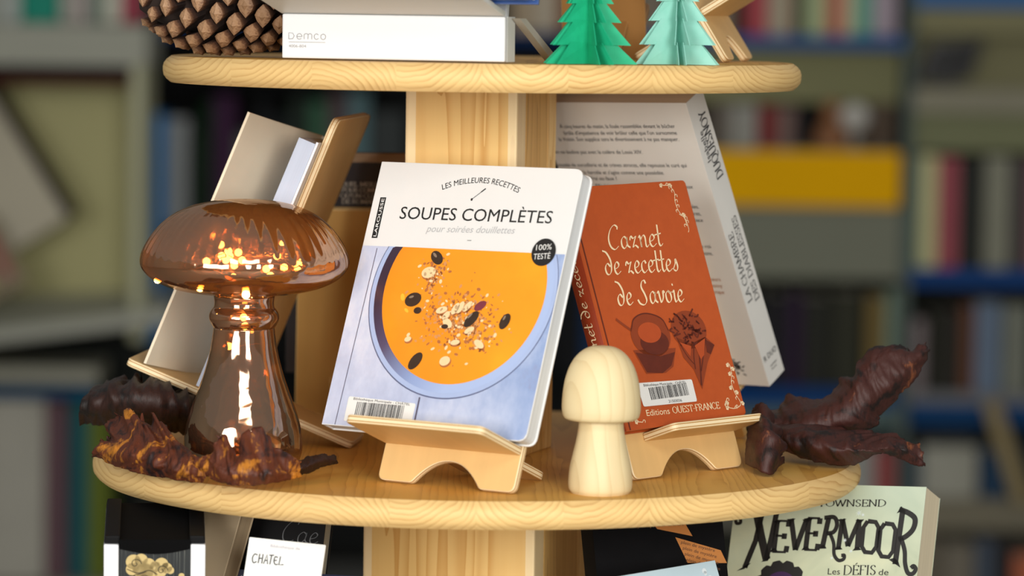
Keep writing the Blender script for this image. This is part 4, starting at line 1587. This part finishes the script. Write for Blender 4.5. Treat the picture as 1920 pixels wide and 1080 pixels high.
# navy book, the handwritten card, the black book with script
q = dict(px=-.1491, py=-.2581, psi=13.06, th=23.36, W=.08, sB=.04, ll=.04, LA=.12, Wt=.05, e0=0, w=.0979, h=.1728, t=.01, rho=-.42, z0=Z3)
stand_obj(q, 'plywood book stand on the lower shelf under the navy book')
b = book_root(q, 'navy_book', 'navy blue book with pale specks at the bottom edge, before the white card')
book_parts(b, q['w'], q['h'], q['t'], plain('2b3350', .4, .12, 60), c=.0014, inset=.001)
ink = Ink()
for _ in range(70):
    x, z = rb.uniform(-47, 47), rb.uniform(90, 171)
    ink.ellipse(x, z, rb.uniform(.3, 1.2), rb.uniform(.3, .9), 8)
ink.poly([(-42, 170), (-37, 170), (-39, 166)]).poly([(5, 171), (9, 171), (7, 168)])
ink.build('star_print', plain('c4cbdc', .4, .05), b, front_of(q['t']), .0003)


def panel_book(name, label, corners, Y, t, cover, h, page='d8cfbd', back=None, lean=.30, c=.001):
    """a book whose front cover's top edge runs between two points; it leans back and stands on the lower shelf"""
    a, bb = Vector(at(*corners[0], Y[0])), Vector(at(*corners[1], Y[1]))
    X = (bb-a).normalized()
    w = (bb-a).length
    up = Vector((0, 0, 1))
    Yv = X.cross(up).normalized()*-1
    Yv = Vector((-X.y, X.x, 0)).normalized()
    U = (up*math.cos(lean)+Yv*math.sin(lean)).normalized()
    U = (U-X*U.dot(X)).normalized()
    N = X.cross(U)          # towards the camera when X runs right
    hh = min(h, (min(a.z, bb.z)-Z3-.0012-abs(X.z)*w)/U.z)
    O = (a+bb)/2-U*hh-N*t
    root = thing(name, label, 'book', mat4(X, -N, U, O))
    book_parts(root, w, hh, t, cover, c=c, inset=.0012, page=page, back=back)
    return root, w, hh


blk = plain('0e0e10', .6, .2, 40, 'black_cover', .15)
br, w, hh = panel_book('black_book', 'black book with faint grey script behind the white card', ((420, 958), (612, 972)), (-.135, -.155), .02, blk, .4, page='8b8e86')
ink = Ink()
script_text(ink, 'Cae', 6, hh*1000-20, 30, 16, 40, hh*1000-20, W=.06, mn=.03)
script_text(ink, 'se cae', 0, hh*1000-32, 34, 9, 40, hh*1000-30, W=.06, mn=.03)
ink.build('script_lettering', plain('4a4c50', .4, .1), br, front_of(.02), .0003)
card_a, card_b = Vector(at(468, 1007, -.235)), Vector(at(611, 1022, -.245))
X = (card_b-card_a).normalized()
N_ = Vector((X.y, -X.x, 0)).normalized()
U_ = (Vector((0, 0, 1))*math.cos(.35)-N_*math.sin(.35))
U_ = (U_-X*U_.dot(X)).normalized()
cw = (card_b-card_a).length
ch = .075
card = thing('handwritten_card', 'white card with a pencilled place name behind the navy book', 'card', mat4(X, U_.cross(X), U_, (card_a+card_b)/2-U_*ch))
MB().plate(rpoly([(-cw/2, 0), (cw/2, 0), (cw/2, ch), (-cw/2, ch)], .0008), 0, .0009).build('card_sheet', WHITEP, card)
CF = lambda x, z, e: (x, -e, z)
Ink().text('Bibliothèque de', -12, 69.2, 22, 2.2).build('printed_line', plain('a9a6b4', .5, .05), card, CF, .0003)
ink = Ink()
x = -24
for pts in ([(.9, .85), (.3, .9), (0, .45), (.3, 0), (.9, .15)], [(1.3, 1), (1.25, 0)], [(1.25, .5), (1.95, .55)], [(1.95, 1), (1.95, 0)], [(2.3, 0), (2.75, 1), (3.1, 0)], [(2.45, .35), (3.0, .38)], [(3.2, .95), (4.1, 1)], [(3.65, 1), (3.55, 0)], [(4.9, .8), (4.4, .85), (4.25, .4), (4.6, .05), (5.1, .1)], [(4.3, .45), (4.8, .5)], [(5.4, .95), (5.3, .05), (6.2, .12)]):
    ink.stroke([(x+a*3.8, 56.5+z*7) for a, z in pts], .8, smooth=len(pts) > 3)
ink.build('handwriting', DARKG, card, CF, .0003)

# sprayed-edge book, fore edge to the front
ma = Vector((-.242, -.205, Z3))
mg = thing('sprayed_edge_book', 'black and white book with golden clouds painted on its page edges', 'book', Matrix.Translation(Vector((-.2355, -.222, Z3))) @ Matrix.Rotation(R(5), 4, 'Z') @ Matrix.Rotation(R(7), 4, 'X'))
bt = .0735
bh = .243


def ticks():
    t = NT('painted_page_edges')
    v = t.obj()
    n1 = t.noise(t.scaled(v, (900, 3, 9)), 1, 3, .7)
    n2 = t.noise(t.scaled(v, (900, 3, 40)), 1, 1, .7)
    c = t.ramp(n1, [(.3, lin('0c0e10')), (.56, lin('23282a')), (.66, lin('6d6f68')), (.78, lin('b8b3a0'))])
    return t.bsdf(c, .5)


MB().plate([(-bt/2+.011, .0), (bt/2-.011, .0), (bt/2-.011, bh-.006), (-bt/2+.011, bh-.006)], .002, .105).build('page_block', ticks(), mg)
tp = MB()
n = 12
vs = []
for k in range(n+1):
    x = -bt/2+.011+(bt-.022)*k/n
    zz = bh-.0058-.004*math.sin(math.pi*k/n)
    vs += [(x, .0012, zz-.004), (x, .0012, bh-.003), (x, .105, bh-.003), (x, .105, zz-.004)]
fs = []
for k in range(n):
    a = 4*k
    for j in range(4):
        fs.append((a+j, a+(j+1) % 4, a+4+(j+1) % 4, a+4+j))
fs += [(0, 1, 2, 3), (4*n+3, 4*n+2, 4*n+1, 4*n)]
tp.add(vs, fs).build('black_top_edge', plain('060607', .85, .3, 40, spec=.1), mg)
whc = plain('e9ebee', .35, .02)
for sx in (-1, 1):
    x0, x1 = (-bt/2, -bt/2+.0108) if sx < 0 else (bt/2-.0108, bt/2)
    MB().plate([(x0, 0), (x1, 0), (x1, bh-.0065), (x0, bh-.0062)], 0, .108).build('cover_board', whc, mg, bevel=.0012)
    MB().plate([(x0, bh-.006), (x1, bh-.006), (x1-.001*sx, bh), (x0-.001*sx, bh)], .001, .108).build('cover_cap', plain('08080a', .7, .2, 40, spec=.2), mg, bevel=.0012)
MF = lambda x, z, e: (x, .002-e, z)
GOLD = plain('c9b27a', .4, .08, 200, 'gold_paint')
ink = Ink()


def cloud(ink, cx, cz, k=1.0):
    for dx, dz, r in ((-9, 8, 6), (-3, 9.5, 5.2), (3, 6, 5), (-10, 2, 5), (-4, 3, 6), (8, 4, 4.4), (13, 6, 5.4), (17, 3, 4.4), (12, 0, 5), (4, -3, 5.5), (-3, -5, 5), (20, 1, 3), (0, 0, 7)):
        ink.ellipse(cx+dx*k, cz+dz*k, r*k, r*k, 20)


cloud(ink, -7, 216, .92)
ink.ellipse(19.5, 213, 2.2, 1.9, 14)
ink.build('gold_clouds', GOLD, mg, MF, .0006)
ink = Ink()
for cx, cz, k in ((-14, 222, 1), (-8, 210, 1), (5, 217, 1)):
    ink.stroke([(cx+k*4.6*math.exp(-a*.22)*math.cos(a), cz+k*4.6*math.exp(-a*.22)*math.sin(a)) for a in (j*.5 for j in range(16))], .55, n=3)
ink.stroke([(-20, 218), (-12, 215), (-4, 217), (2, 214)], .6).stroke([(-18, 212), (-12, 214), (-6, 216)], .5)
ink.build('cloud_lines', plain('3a2f1a', .5, .1), mg, MF, .0009)

# beige board standing behind it, and black book with orange stickers
bo, w, hh = panel_book('beige_book', 'beige-backed book leaning behind the cloud-edged book', ((345, 925), (452, 962)), (-.10, -.175), .012, plain('b5a386', .6, .05, 30), .4, page='8f7d62', lean=.28)
bs, w, hh = panel_book('stickered_book', 'black book with orange text stickers right of the lower post', ((1108, 962), (1352, 948)), (-.155, -.12), .025, plain('0e0e10', .8, .3, 60, spec=.08), .4, lean=.26)
ink = Ink()
OR_ = plain('b5722e', .5, .06, 60)
H = hh*1000
w5 = w*500
ink.poly([(-w5+22, H-2), (w5-36, H-2), (w5-26, H-22), (-w5+52, H-15), (-w5+50, H-12), (-w5+28, H-12)])
ink.poly([(-w5+66, H-22), (-w5+102, H-34), (-w5+106, H-44), (-w5+74, H-42)])
ink.build('orange_stickers', OR_, bs, front_of(.025), .0003)
ink = Ink()
ink.text('Un récit prenant', -w5+34, H-8, 40, 3, w5, H-9).text("jusqu'au bout", -w5+36, H-13, 38, 3, w5, H-14)
for i in range(4):
    ink.text('plein de mystère', -w5+70+i, H-27-i*4.5, 28, 2.6, -w5+100, H-36-i*4.5)
ink.build('sticker_lettering', plain('5c3413', .5, .1), bs, front_of(.025), .0006)

# ------------------------------------------------------------------ the library behind
def rect(px0, px1, py0, py1, Y):
    a = at((px0+px1)/2, py0, Y)
    c = at((px0+px1)/2, py1, Y)
    l, r = at(px0, (py0+py1)/2, Y), at(px1, (py0+py1)/2, Y)
    return l.x, r.x, c.z, a.z


def case_part(root, name, px0, px1, py0, py1, Y, d, hexc, bevel=.003):
    x0, x1, z0, z1 = rect(px0, px1, py0, py1, Y)
    o = Vector(root.location)
    return MB().box(x0-o.x, x1-o.x, Y-o.y, Y+d-o.y, z0-o.z, z1-o.z).build(name, plain(hexc, .7, .05, 6, spec=.1), root, bevel=bevel)


def bgbook(label, px0, px1, py0, py1, Y, hexc, d=.2, tilt=0, cat='book', group='books on the shelves behind', page='d9d2c0', dz=None):
    """an upright volume, its rounded spine to the front, boards and inset pages"""
    x0, x1, z0, z1 = rect(px0, px1, py0, py1, Y)
    if dz is not None:
        z0 = dz
    w, h = max(.004, x1-x0-.0012), z1-z0
    c = min(.003, w*.16)
    mb = MB()
    n = 8
    prof = [(-w/2+w*k/n, -.18*w*math.sin(math.pi*k/n)*.5) for k in range(n+1)]
    ring = prof+[(w/2, d), (w/2-c, d), (w/2-c, .004), (-w/2+c, .004), (-w/2+c, d), (-w/2, d)]
    m = len(ring)
    vs = [(x, y, 0) for x, y in ring]+[(x, y, h) for x, y in ring]
    mb.add(vs, [tuple(range(m-1, -1, -1)), tuple(range(m, 2*m))]+[(i, (i+1) % m, (i+1) % m+m, i+m) for i in range(m)])
    nf = len(mb.f)
    mb.box(-w/2+c, w/2-c, .004, d-.004, .002, h-.004)
    # a band across the spine
    o = mb.build('shelf_book', plain(hexc, .6, .1, 12, spec=.15), M=Matrix.Translation(((x0+x1)/2, Y, z0)) @ Matrix.Rotation(tilt, 4, 'Y'))
    o.data.materials.append(pages(page, 0))
    for p in o.data.polygons:
        c_ = p.center
        if abs(c_.x) < w/2-c*.5 and c_.y > .003 and len(p.vertices) == 4 and all(abs(o.data.vertices[i].co.x) <= w/2-c+1e-5 for i in p.vertices) and (c_.z > h-.006 or c_.z < .004):
            p.material_index = 1
    return tag(o, label, cat, group)


def row(where, y0, Y, items, base, group):
    zb = at(1500, base, Y).z
    for k, (px0, px1, py0, hx, desc) in enumerate(items):
        bgbook(desc+' '+where, px0, px1, py0, base, Y, hx, group=group)


# right-hand case, two bays
YR = 6.0
o0 = Vector(at(1690, 540, YR))
rc = thing('bookcase', 'out-of-focus bookcase with blue shelf edges and a yellow fascia, right', 'bookcase', Matrix.Translation((o0.x, YR, FLOOR_Z)))
for nm, a in (
    ('shelf', (1180, 1700, 67, 90, YR, .26, '2d5a96')),
    ('rear_panel', (1180, 1700, 90, 192, YR+.10, .02, '8a8a66')),
    ('rear_panel', (1180, 1700, -130, 67, YR+.24, .02, '60604e')),
    ('fascia', (1180, 1688, 283, 386, YR-.01, .02, 'f0b400')),
    ('shelf', (1180, 1688, 279, 285, YR+.012, .25, '8a8a78')),
    ('rear_panel', (1180, 1688, 192, 283, YR+.24, .02, '3a342c')),
    ('apron', (1180, 1690, 388, 522, YR, .02, '7d8072')),
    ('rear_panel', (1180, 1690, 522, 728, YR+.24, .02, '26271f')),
    ('shelf', (1180, 1690, 728, 762, YR, .26, '123f78')),
    ('apron', (1180, 1690, 762, 800, YR+.01, .02, '596c6c')),
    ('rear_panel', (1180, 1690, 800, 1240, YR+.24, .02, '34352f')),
    ('shelf', (1180, 1690, 968, 990, YR, .26, '77756a')),
    ('upright', (1688, 1706, -130, 1240, YR-.005, .28, '56625f')),
    ('header', (1704, 2700, -130, -20, YR, .02, '4d6a8c')),
    ('shelf', (1704, 2700, -18, 20, YR, .26, '3f6ea6')),
    ('rear_panel', (1704, 2700, 20, 70, YR+.02, .02, '8b8868')),
    ('rear_panel', (1704, 2700, 70, 172, YR+.14, .02, '8b8868')),
    ('shelf', (1704, 2700, 172, 218, YR, .26, '908d7c')),
    ('apron', (1704, 2700, 218, 290, YR+.02, .02, '7c8062')),
    ('rear_panel', (1704, 2700, 290, 510, YR+.25, .02, '3c3d36')),
    ('shelf', (1704, 2700, 510, 544, YR, .26, '1c4480')),
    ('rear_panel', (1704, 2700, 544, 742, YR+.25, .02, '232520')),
    ('shelf', (1704, 2700, 764, 802, YR, .26, '14406f')),
    ('ledge', (1704, 2700, 742, 765, YR+.01, .25, '77787c')),
    ('rear_panel', (1704, 2700, 802, 945, YR+.25, .02, '263440')),
    ('shelf', (1704, 2700, 940, 1000, YR, .26, '7b7666')),
    ('rear_panel', (1704, 2700, 1000, 1240, YR+.25, .02, '45423a')),
):
    case_part(rc, nm, *a)
# feet carry it to the floor
MB().box(-.75, .6, .0, .28, 0, .2).build('plinth', plain('55564c', .6, .05), rc)


def rowy(items, base, Y, group):
    for (px0, px1, py0, hx, label) in items:
        bgbook(label, px0, px1, py0, base, Y, hx, group=group)


rowy([(1204, 1240, -80, '8d8374', 'blurred grey-brown book behind the mint paper tree, upper right case'),
      (1242, 1282, -70, '6a5f56', 'blurred dark brown book behind the mint paper tree, upper right case'),
      (1284, 1330, -60, '9c8d7c', 'blurred tan book behind the side-on stand, upper right case'),
      (1332, 1372, -84, 'a58f80', 'blurred dusty pink book behind the stand, upper right case'),
      (1400, 1440, -60, 'b5525a', 'blurred crimson book left of the beige one, above the blue shelf edge'),
      (1441, 1484, -70, 'b3a994', 'blurred beige book above the blue shelf edge'),
      (1485, 1500, -66, '7a5238', 'blurred thin brown book above the blue shelf edge'),
      (1501, 1514, -58, '4f8a70', 'blurred thin green book above the blue shelf edge'),
      (1515, 1552, -72, 'b7bd92', 'blurred pale lime book above the blue shelf edge'),
      (1554, 1580, -50, 'c46a5c', 'blurred salmon red book above the blue shelf edge'),
      (1581, 1602, -60, 'd3c6a2', 'blurred cream book above the blue shelf edge'),
      (1603, 1636, -75, '6fae9a', 'blurred sea-green book above the blue shelf edge'),
      (1637, 1682, -40, 'b0a3b0', 'blurred pale lilac book above the blue shelf edge')], 67, YR+.03, 'books above the blue shelf edge')
rowy([(1322, 1344, 196, '4a4038', 'blurred dark brown book at the left end above the yellow fascia'),
      (1346, 1371, 192, '7a746c', 'blurred grey book above the yellow fascia'),
      (1372, 1420, 196, '9a9a94', 'blurred light grey book above the yellow fascia'),
      (1422, 1455, 198, '7d2a2c', 'blurred dark red book above the yellow fascia'),
      (1456, 1490, 200, '7b6560', 'blurred mauve-grey book above the yellow fascia'),
      (1492, 1520, 202, '16171a', 'blurred black book above the yellow fascia'),
      (1600, 1632, 196, '4e4138', 'blurred brown book right of the white ornament above the yellow fascia'),
      (1634, 1678, 194, '5a4c40', 'blurred brown book at the right end above the yellow fascia')], 280, YR+.05, 'books above the yellow fascia')
rowy([(1420, 1446, 548, '1b1c1c', 'blurred black book in the dark compartment below the grey apron'),
      (1448, 1480, 556, '25222a', 'blurred charcoal book in the dark compartment below the grey apron'),
      (1482, 1504, 548, '33203c', 'blurred dark purple book in the dark compartment'),
      (1506, 1560, 560, '2a2b26', 'blurred dark olive book in the dark compartment'),
      (1562, 1618, 552, '34352a', 'blurred brownish black book in the dark compartment'),
      (1624, 1658, 556, '7d6a3e', 'blurred tan book in the dark compartment'),
      (1660, 1686, 545, '7f9484', 'blurred grey-green book at the right end of the dark compartment')], 728, YR+.05, 'books in the dark compartment')
rowy([(1590, 1640, 838, '9b9c98', 'blurred pale grey book below the leaves at lower right'),
      (1641, 1688, 842, '9a4a4a', 'blurred dull red book below the leaves at lower right'),
      (1500, 1588, 850, '8d8f88', 'blurred grey book behind the shelf edge at lower right')], 968, YR+.03, 'books at lower right')
rowy([(1708, 1722, 292, '66847a', 'blurred thin sea-green book at the left end of the right bay'),
      (1723, 1757, 292, 'c9c596', 'blurred cream yellow book in the right bay'),
      (1759, 1796, 296, 'a65560', 'blurred rose red book in the right bay'),
      (1798, 1842, 300, '2e302d', 'blurred black book in the right bay'),
      (1846, 1894, 294, '8c8d7e', 'blurred grey-green book in the right bay'),
      (1897, 1925, 300, '4a4446', 'blurred dark grey book at the right edge of the right bay'),
      (1928, 1966, 296, '8a6a6e', 'blurred mauve book past the right edge')], 510, YR+.03, 'books in the right bay')
rowy([(1708, 1735, 600, '857a7c', 'blurred pinkish grey book below the blue edge of the right bay'),
      (1738, 1768, 590, '26271f', 'blurred black book below the blue edge of the right bay'),
      (1770, 1800, 586, '33302c', 'blurred charcoal book below the blue edge of the right bay'),
      (1802, 1826, 572, '6a4430', 'blurred brown book below the blue edge of the right bay'),
      (1828, 1876, 566, '6c7d94', 'blurred slate blue book below the blue edge of the right bay'),
      (1880, 1930, 572, '7c8076', 'blurred grey book below the blue edge at the right')], 742, YR+.04, 'books below the blue edge of the right bay')
rowy([(1728, 1832, 838, 'a3a398', 'blurred broad pale book below the lowest blue edge'),
      (1838, 1900, 846, '24405c', 'blurred dark blue book below the lowest blue edge'),
      (1706, 1726, 850, '50606a', 'blurred slate book below the lowest blue edge')], 940, YR+.03, 'books below the lowest blue edge')
rowy([(1706, 1766, 1012, '6b6458', 'blurred brown-grey book at the bottom right'),
      (1768, 1826, 1020, '7a7468', 'blurred taupe book at the bottom right'),
      (1828, 1862, 1010, '4b5666', 'blurred slate book at the bottom right'),
      (1864, 1896, 1006, '2d2b2c', 'blurred black book at the bottom right'),
      (1898, 1946, 1040, 'b5674a', 'blurred terracotta book at the bottom right corner')], 1200, YR+.03, 'books at the bottom right')
# things in the right-hand case
x0, x1, z0, z1 = rect(1722, 1850, 68, 172, YR)
mn = thing('tilted_screen', 'blurred black slanted panel on the grey shelf, upper right', 'screen', Matrix.Translation(((x0+x1)/2, YR+.06, z0)) @ Matrix.Scale(1.5, 4))
MB().plate(rpoly([(-.055, .012), (.035, .02), (.058, .088), (-.03, .078)], .006), 0, .012).build('screen_panel', plain('0b0b0d', .25, .1), mn, bevel=.002)
MB().plate(rpoly([(-.05, .016), (.031, .024), (.052, .083), (-.027, .073)], .004), -.0012, 0).build('screen_glass', plain('050507', .12, .1), mn)
MB().box(-.03, .03, -.02, .05, 0, .006).build('foot', plain('151517', .4, .1), mn, bevel=.002)
MB().box(-.006, .006, .012, .022, .004, .06).build('neck', plain('151517', .4, .1), mn)
x0, x1, z0, z1 = rect(1524, 1600, 200, 280, YR)
og = thing('brown_ornament', 'blurred reddish-brown ornament above the yellow fascia', 'ornament', Matrix.Translation(((x0+x1)/2, YR+.04, z0)) @ Matrix.Scale(1.5, 4))
MB().lathe(smooth_prof([(.03, 0), (.031, .012), (.026, .03), (.016, .046), (.012, .054)]), 20).build('body', plain('8a5c3a', .6, .15), og, smooth=True)
MB().lathe(smooth_prof([(.003, .052), (.013, .056), (.016, .066), (.011, .076), (.001, .079)]), 20).build('head', plain('9a6a45', .6, .15), og, smooth=True)
x0, x1, z0, z1 = rect(1574, 1632, 192, 280, YR)
wf = thing('white_ornament', 'blurred round white ornament above the yellow fascia', 'ornament', Matrix.Translation(((x0+x1)/2, YR+.018, z0)) @ Matrix.Scale(1.5, 4))
MB().lathe(smooth_prof([(.012, 0), (.014, .006), (.006, .016), (.006, .03)]), 20).build('stem', plain('8d8a84', .5, .05), wf, smooth=True)
MB().lathe(smooth_prof([(.003, .028), (.018, .034), (.026, .052), (.019, .069), (.001, .076)]), 24).build('globe', plain('c4c2bc', .5, .05), wf, smooth=True)
x0, x1, z0, z1 = rect(1846, 1915, 752, 940, YR-.02)
st = MB().box(-.014, .014, -.006, .006, 0, .175)
tag(st.build('wooden_stake', plain('8a7a52', .6, .1), bevel=.002, M=Matrix.Translation((x1+.004, YR-.03, z0)) @ Matrix.Rotation(-.33, 4, 'Y') @ Matrix.Scale(1.5, 4)), 'blurred tan wooden stake leaning across the right-hand shelves', 'stake')

# dark case behind, left of the post
YD = 6.5
o1 = Vector(at(500, 540, YD))
dc = thing('bookcase', 'shadowy bookcase seen between the left shelf and the central post', 'bookcase', Matrix.Translation((o1.x, YD, FLOOR_Z)))
for nm, a in (
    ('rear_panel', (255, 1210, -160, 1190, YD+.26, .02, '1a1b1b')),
    ('upright', (272, 306, 215, 640, YD-.01, .28, '1585cf')),
    ('upright', (262, 276, -160, 1190, YD-.005, .27, '6a6c62')),
    ('shelf', (276, 1210, 158, 172, YD, .26, '101215')),
    ('shelf', (276, 1210, 430, 448, YD, .26, '1c2426')),
    ('shelf', (276, 1210, 700, 716, YD, .26, '14181a')),
    ('shelf', (276, 1210, -90, -78, YD, .26, '30343a')),
    ('shelf', (276, 1210, 60, 78, YD-.005, .26, '14386c')),
    ('upright', (1194, 1210, -160, 1190, YD-.005, .27, '2a2d2c')),
):
    case_part(dc, nm, *a)
MB().box(-.2, .6, .0, .28, 0, .2).build('plinth', plain('22231f', .6, .05), dc)
rowy([(308, 352, 222, 'a9aeb0', 'blurred grey box book beside the blue upright'),
      (354, 376, 250, '232a24', 'blurred dark green-black book beside the grey one'),
      (378, 398, 190, '17381f', 'blurred bottle-green book behind the open beige cover'),
      (400, 440, 178, '4a2a4c', 'blurred plum book under the top shelf'),
      (442, 474, 250, '5a6a5e', 'blurred grey-green book behind the open beige cover'),
      (476, 505, 186, '1a1c20', 'blurred black book behind the open beige cover, further right'),
      (508, 540, 220, '20262a', 'blurred blue-black book above the open beige cover'),
      (542, 578, 184, '27332c', 'blurred dark green book above the open cover'),
      (580, 612, 190, '3f6a52', 'blurred mid-green book above the tall stand'),
      (614, 650, 176, '5a4a4e', 'blurred mauve-brown book above the tall stand'),
      (652, 690, 172, '5d7a80', 'blurred teal-grey book above the tall stand'),
      (692, 760, 210, '3a3f40', 'blurred slate book left of the post')], 430, YD+.03, 'books in the shadowy case')
rowy([(308, 356, 470, '6c7478', 'blurred grey book under the lamp cap beside the blue upright'),
      (358, 400, 480, '24302e', 'blurred dark book under the lamp cap'),
      (1046, 1092, 470, '14161a', 'blurred black book in the gap between the two recipe books'),
      (1094, 1130, 480, '1a3c66', 'blurred dark blue book in the gap between the recipe books')], 700, YD+.03, 'books low in the shadowy case')
rowy([(960, 1000, -70, 'b8a68c', 'blurred beige book behind the white easel'),
      (1002, 1044, -60, 'c9beaa', 'blurred cream book left of the emerald paper tree'),
      (1046, 1090, -74, '8a5a3a', 'blurred brown book behind the emerald paper tree')], 60, YD+.03, 'books behind the paper trees')

# left: counter with a picture book, low shelf with large albums
YL = 4.8
o2 = Vector(at(120, 640, YL))
lc = thing('display_counter', 'blurred pale grey counter with a cream back panel, left', 'counter', Matrix.Translation((o2.x, YL, FLOOR_Z)))
for nm, a in (
    ('top_shelf', (-760, 275, 42, 118, YL, .3, 'a3a59a')),
    ('gap_shade_strip', (-760, 262, 118, 138, YL+.03, .2, '15171a')),  # dark strip painted in for the shade under the shelf
    ('trim', (-760, 262, 138, 153, YL+.02, .02, '4c1c18')),
    ('back_panel', (-760, 248, 153, 600, YL+.27, .02, 'c3bf8e')),
    ('upright', (244, 268, 118, 640, YL+.0, .26, 'b1b297')),
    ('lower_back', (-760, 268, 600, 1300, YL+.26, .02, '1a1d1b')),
    ('low_shelf', (-760, 182, 684, 716, YL+.02, .22, '9c9c90')),
    ('low_trim', (-760, 182, 722, 742, YL+.015, .02, '174a70')),
    ('bottom_shelf', (-760, 200, 1090, 1120, YL, .24, '8c8a7e')),
):
    case_part(lc, nm, *a)
# worktop running back at an angle
p = [at(-190, 640, YL-.18), at(320, 580, YL-.02), at(300, 545, YL+.25), at(-190, 560, YL+.22)]
g = MB()
oo = Vector(lc.location)
zc = [Vector(v)-oo for v in p]
g.add([tuple(v) for v in zc]+[tuple(v-Vector((0, 0, .03))) for v in zc], [(0, 1, 2, 3), (7, 6, 5, 4), (0, 4, 5, 1), (1, 5, 6, 2), (2, 6, 7, 3), (3, 7, 4, 0)])
g.build('worktop', plain('a5a79c', .5, .04, 5), lc, bevel=.003)
MB().box(-.95, .16, .0, .28, 0, .25).build('plinth', plain('3c3d38', .6, .05), lc)
rowy([(-40, 0, -70, '9ea29a', 'blurred grey book at the top left corner'),
      (2, 38, -60, 'a9b0ac', 'blurred pale grey-green book at the top left'),
      (40, 110, -80, '1f8a76', 'blurred teal book on the left counter'),
      (112, 140, -60, 'a3a49c', 'blurred light grey book right of the teal one'),
      (142, 164, -66, 'b7aaa8', 'blurred pinkish grey book on the left counter'),
      (166, 190, -50, '75877c', 'blurred sage green book on the left counter'),
      (192, 228, -62, 'bfc0b2', 'blurred off-white book on the left counter'),
      (230, 256, -60, 'a8485a', 'blurred crimson book beside the pine cone')], 42, YL+.04, 'books on the left counter')
rowy([(-60, 84, 748, 'b2b0a6', 'blurred large pale album at the lower left'),
      (87, 121, 752, '6d525a', 'blurred mauve album at the lower left'),
      (122, 134, 760, '3a3f48', 'blurred thin dark grey album at the lower left'),
      (135, 164, 746, '1c5f66', 'blurred teal album at the lower left'),
      (165, 202, 762, '66742a', 'blurred olive green album beside the round shelf')], 1090, YL+.06, 'albums at the lower left')
# picture book propped on the counter
x0, x1, z0, z1 = rect(10, 200, 175, 500, YL+.02)
Mp = Matrix.Translation(((x0+x1)/2-.025, YL+.05, z0+.012)) @ Matrix.Rotation(R(-12), 4, 'X') @ Matrix.Rotation(R(-33), 4, 'Y') @ Matrix.Scale(1.75, 4)
pb = thing('picture_book', 'blurred pale picture book with a dark edge tilted on the left counter', 'book', Mp)
MB().plate([(-.075, .03), (.05, .03), (.05, .23), (-.075, .23)], 0, .012).build('front_cover', plain('b3ac97', .5, .06, 10), pb, bevel=.002)
MB().plate([(.05, .03), (.065, .03), (.065, .23), (.05, .23)], -.002, .014).build('spine', plain('241c15', .6, .1, spec=.1), pb, bevel=.002)
Ink().ellipse(-52, 190, 16, 13, 24).build('printed_spot', plain('7a4630', .5, .1), pb, lambda x, z, e: (x, -e, z), .0005)
x0, x1, z0, z1 = rect(-30, 80, 400, 560, YL)
cb = thing('coloured_album', 'blurred multicoloured album lying tilted at the left edge of the counter', 'book', Matrix.Translation((x0+.05, YL-.02, z0+.012)) @ Matrix.Rotation(R(-10), 4, 'X') @ Matrix.Rotation(R(-28), 4, 'Y') @ Matrix.Scale(1.48, 4))
MB().plate([(-.06, 0), (.035, 0), (.035, .115), (-.06, .115)], 0, .012).build('front_cover', plain('7d6e52', .5, .1, 20), cb, bevel=.002)
Ink().poly([(8, 20), (22, 20), (22, 90), (8, 90)]).build('red_band', plain('8c3a32', .5, .1), cb, lambda x, z, e: (x, -e, z), .0005)
Ink().poly([(-40, 15), (-10, 15), (-10, 100), (-40, 100)]).build('ochre_picture', plain('8f8a3c', .5, .2, 30), cb, lambda x, z, e: (x, -e, z), .0005)
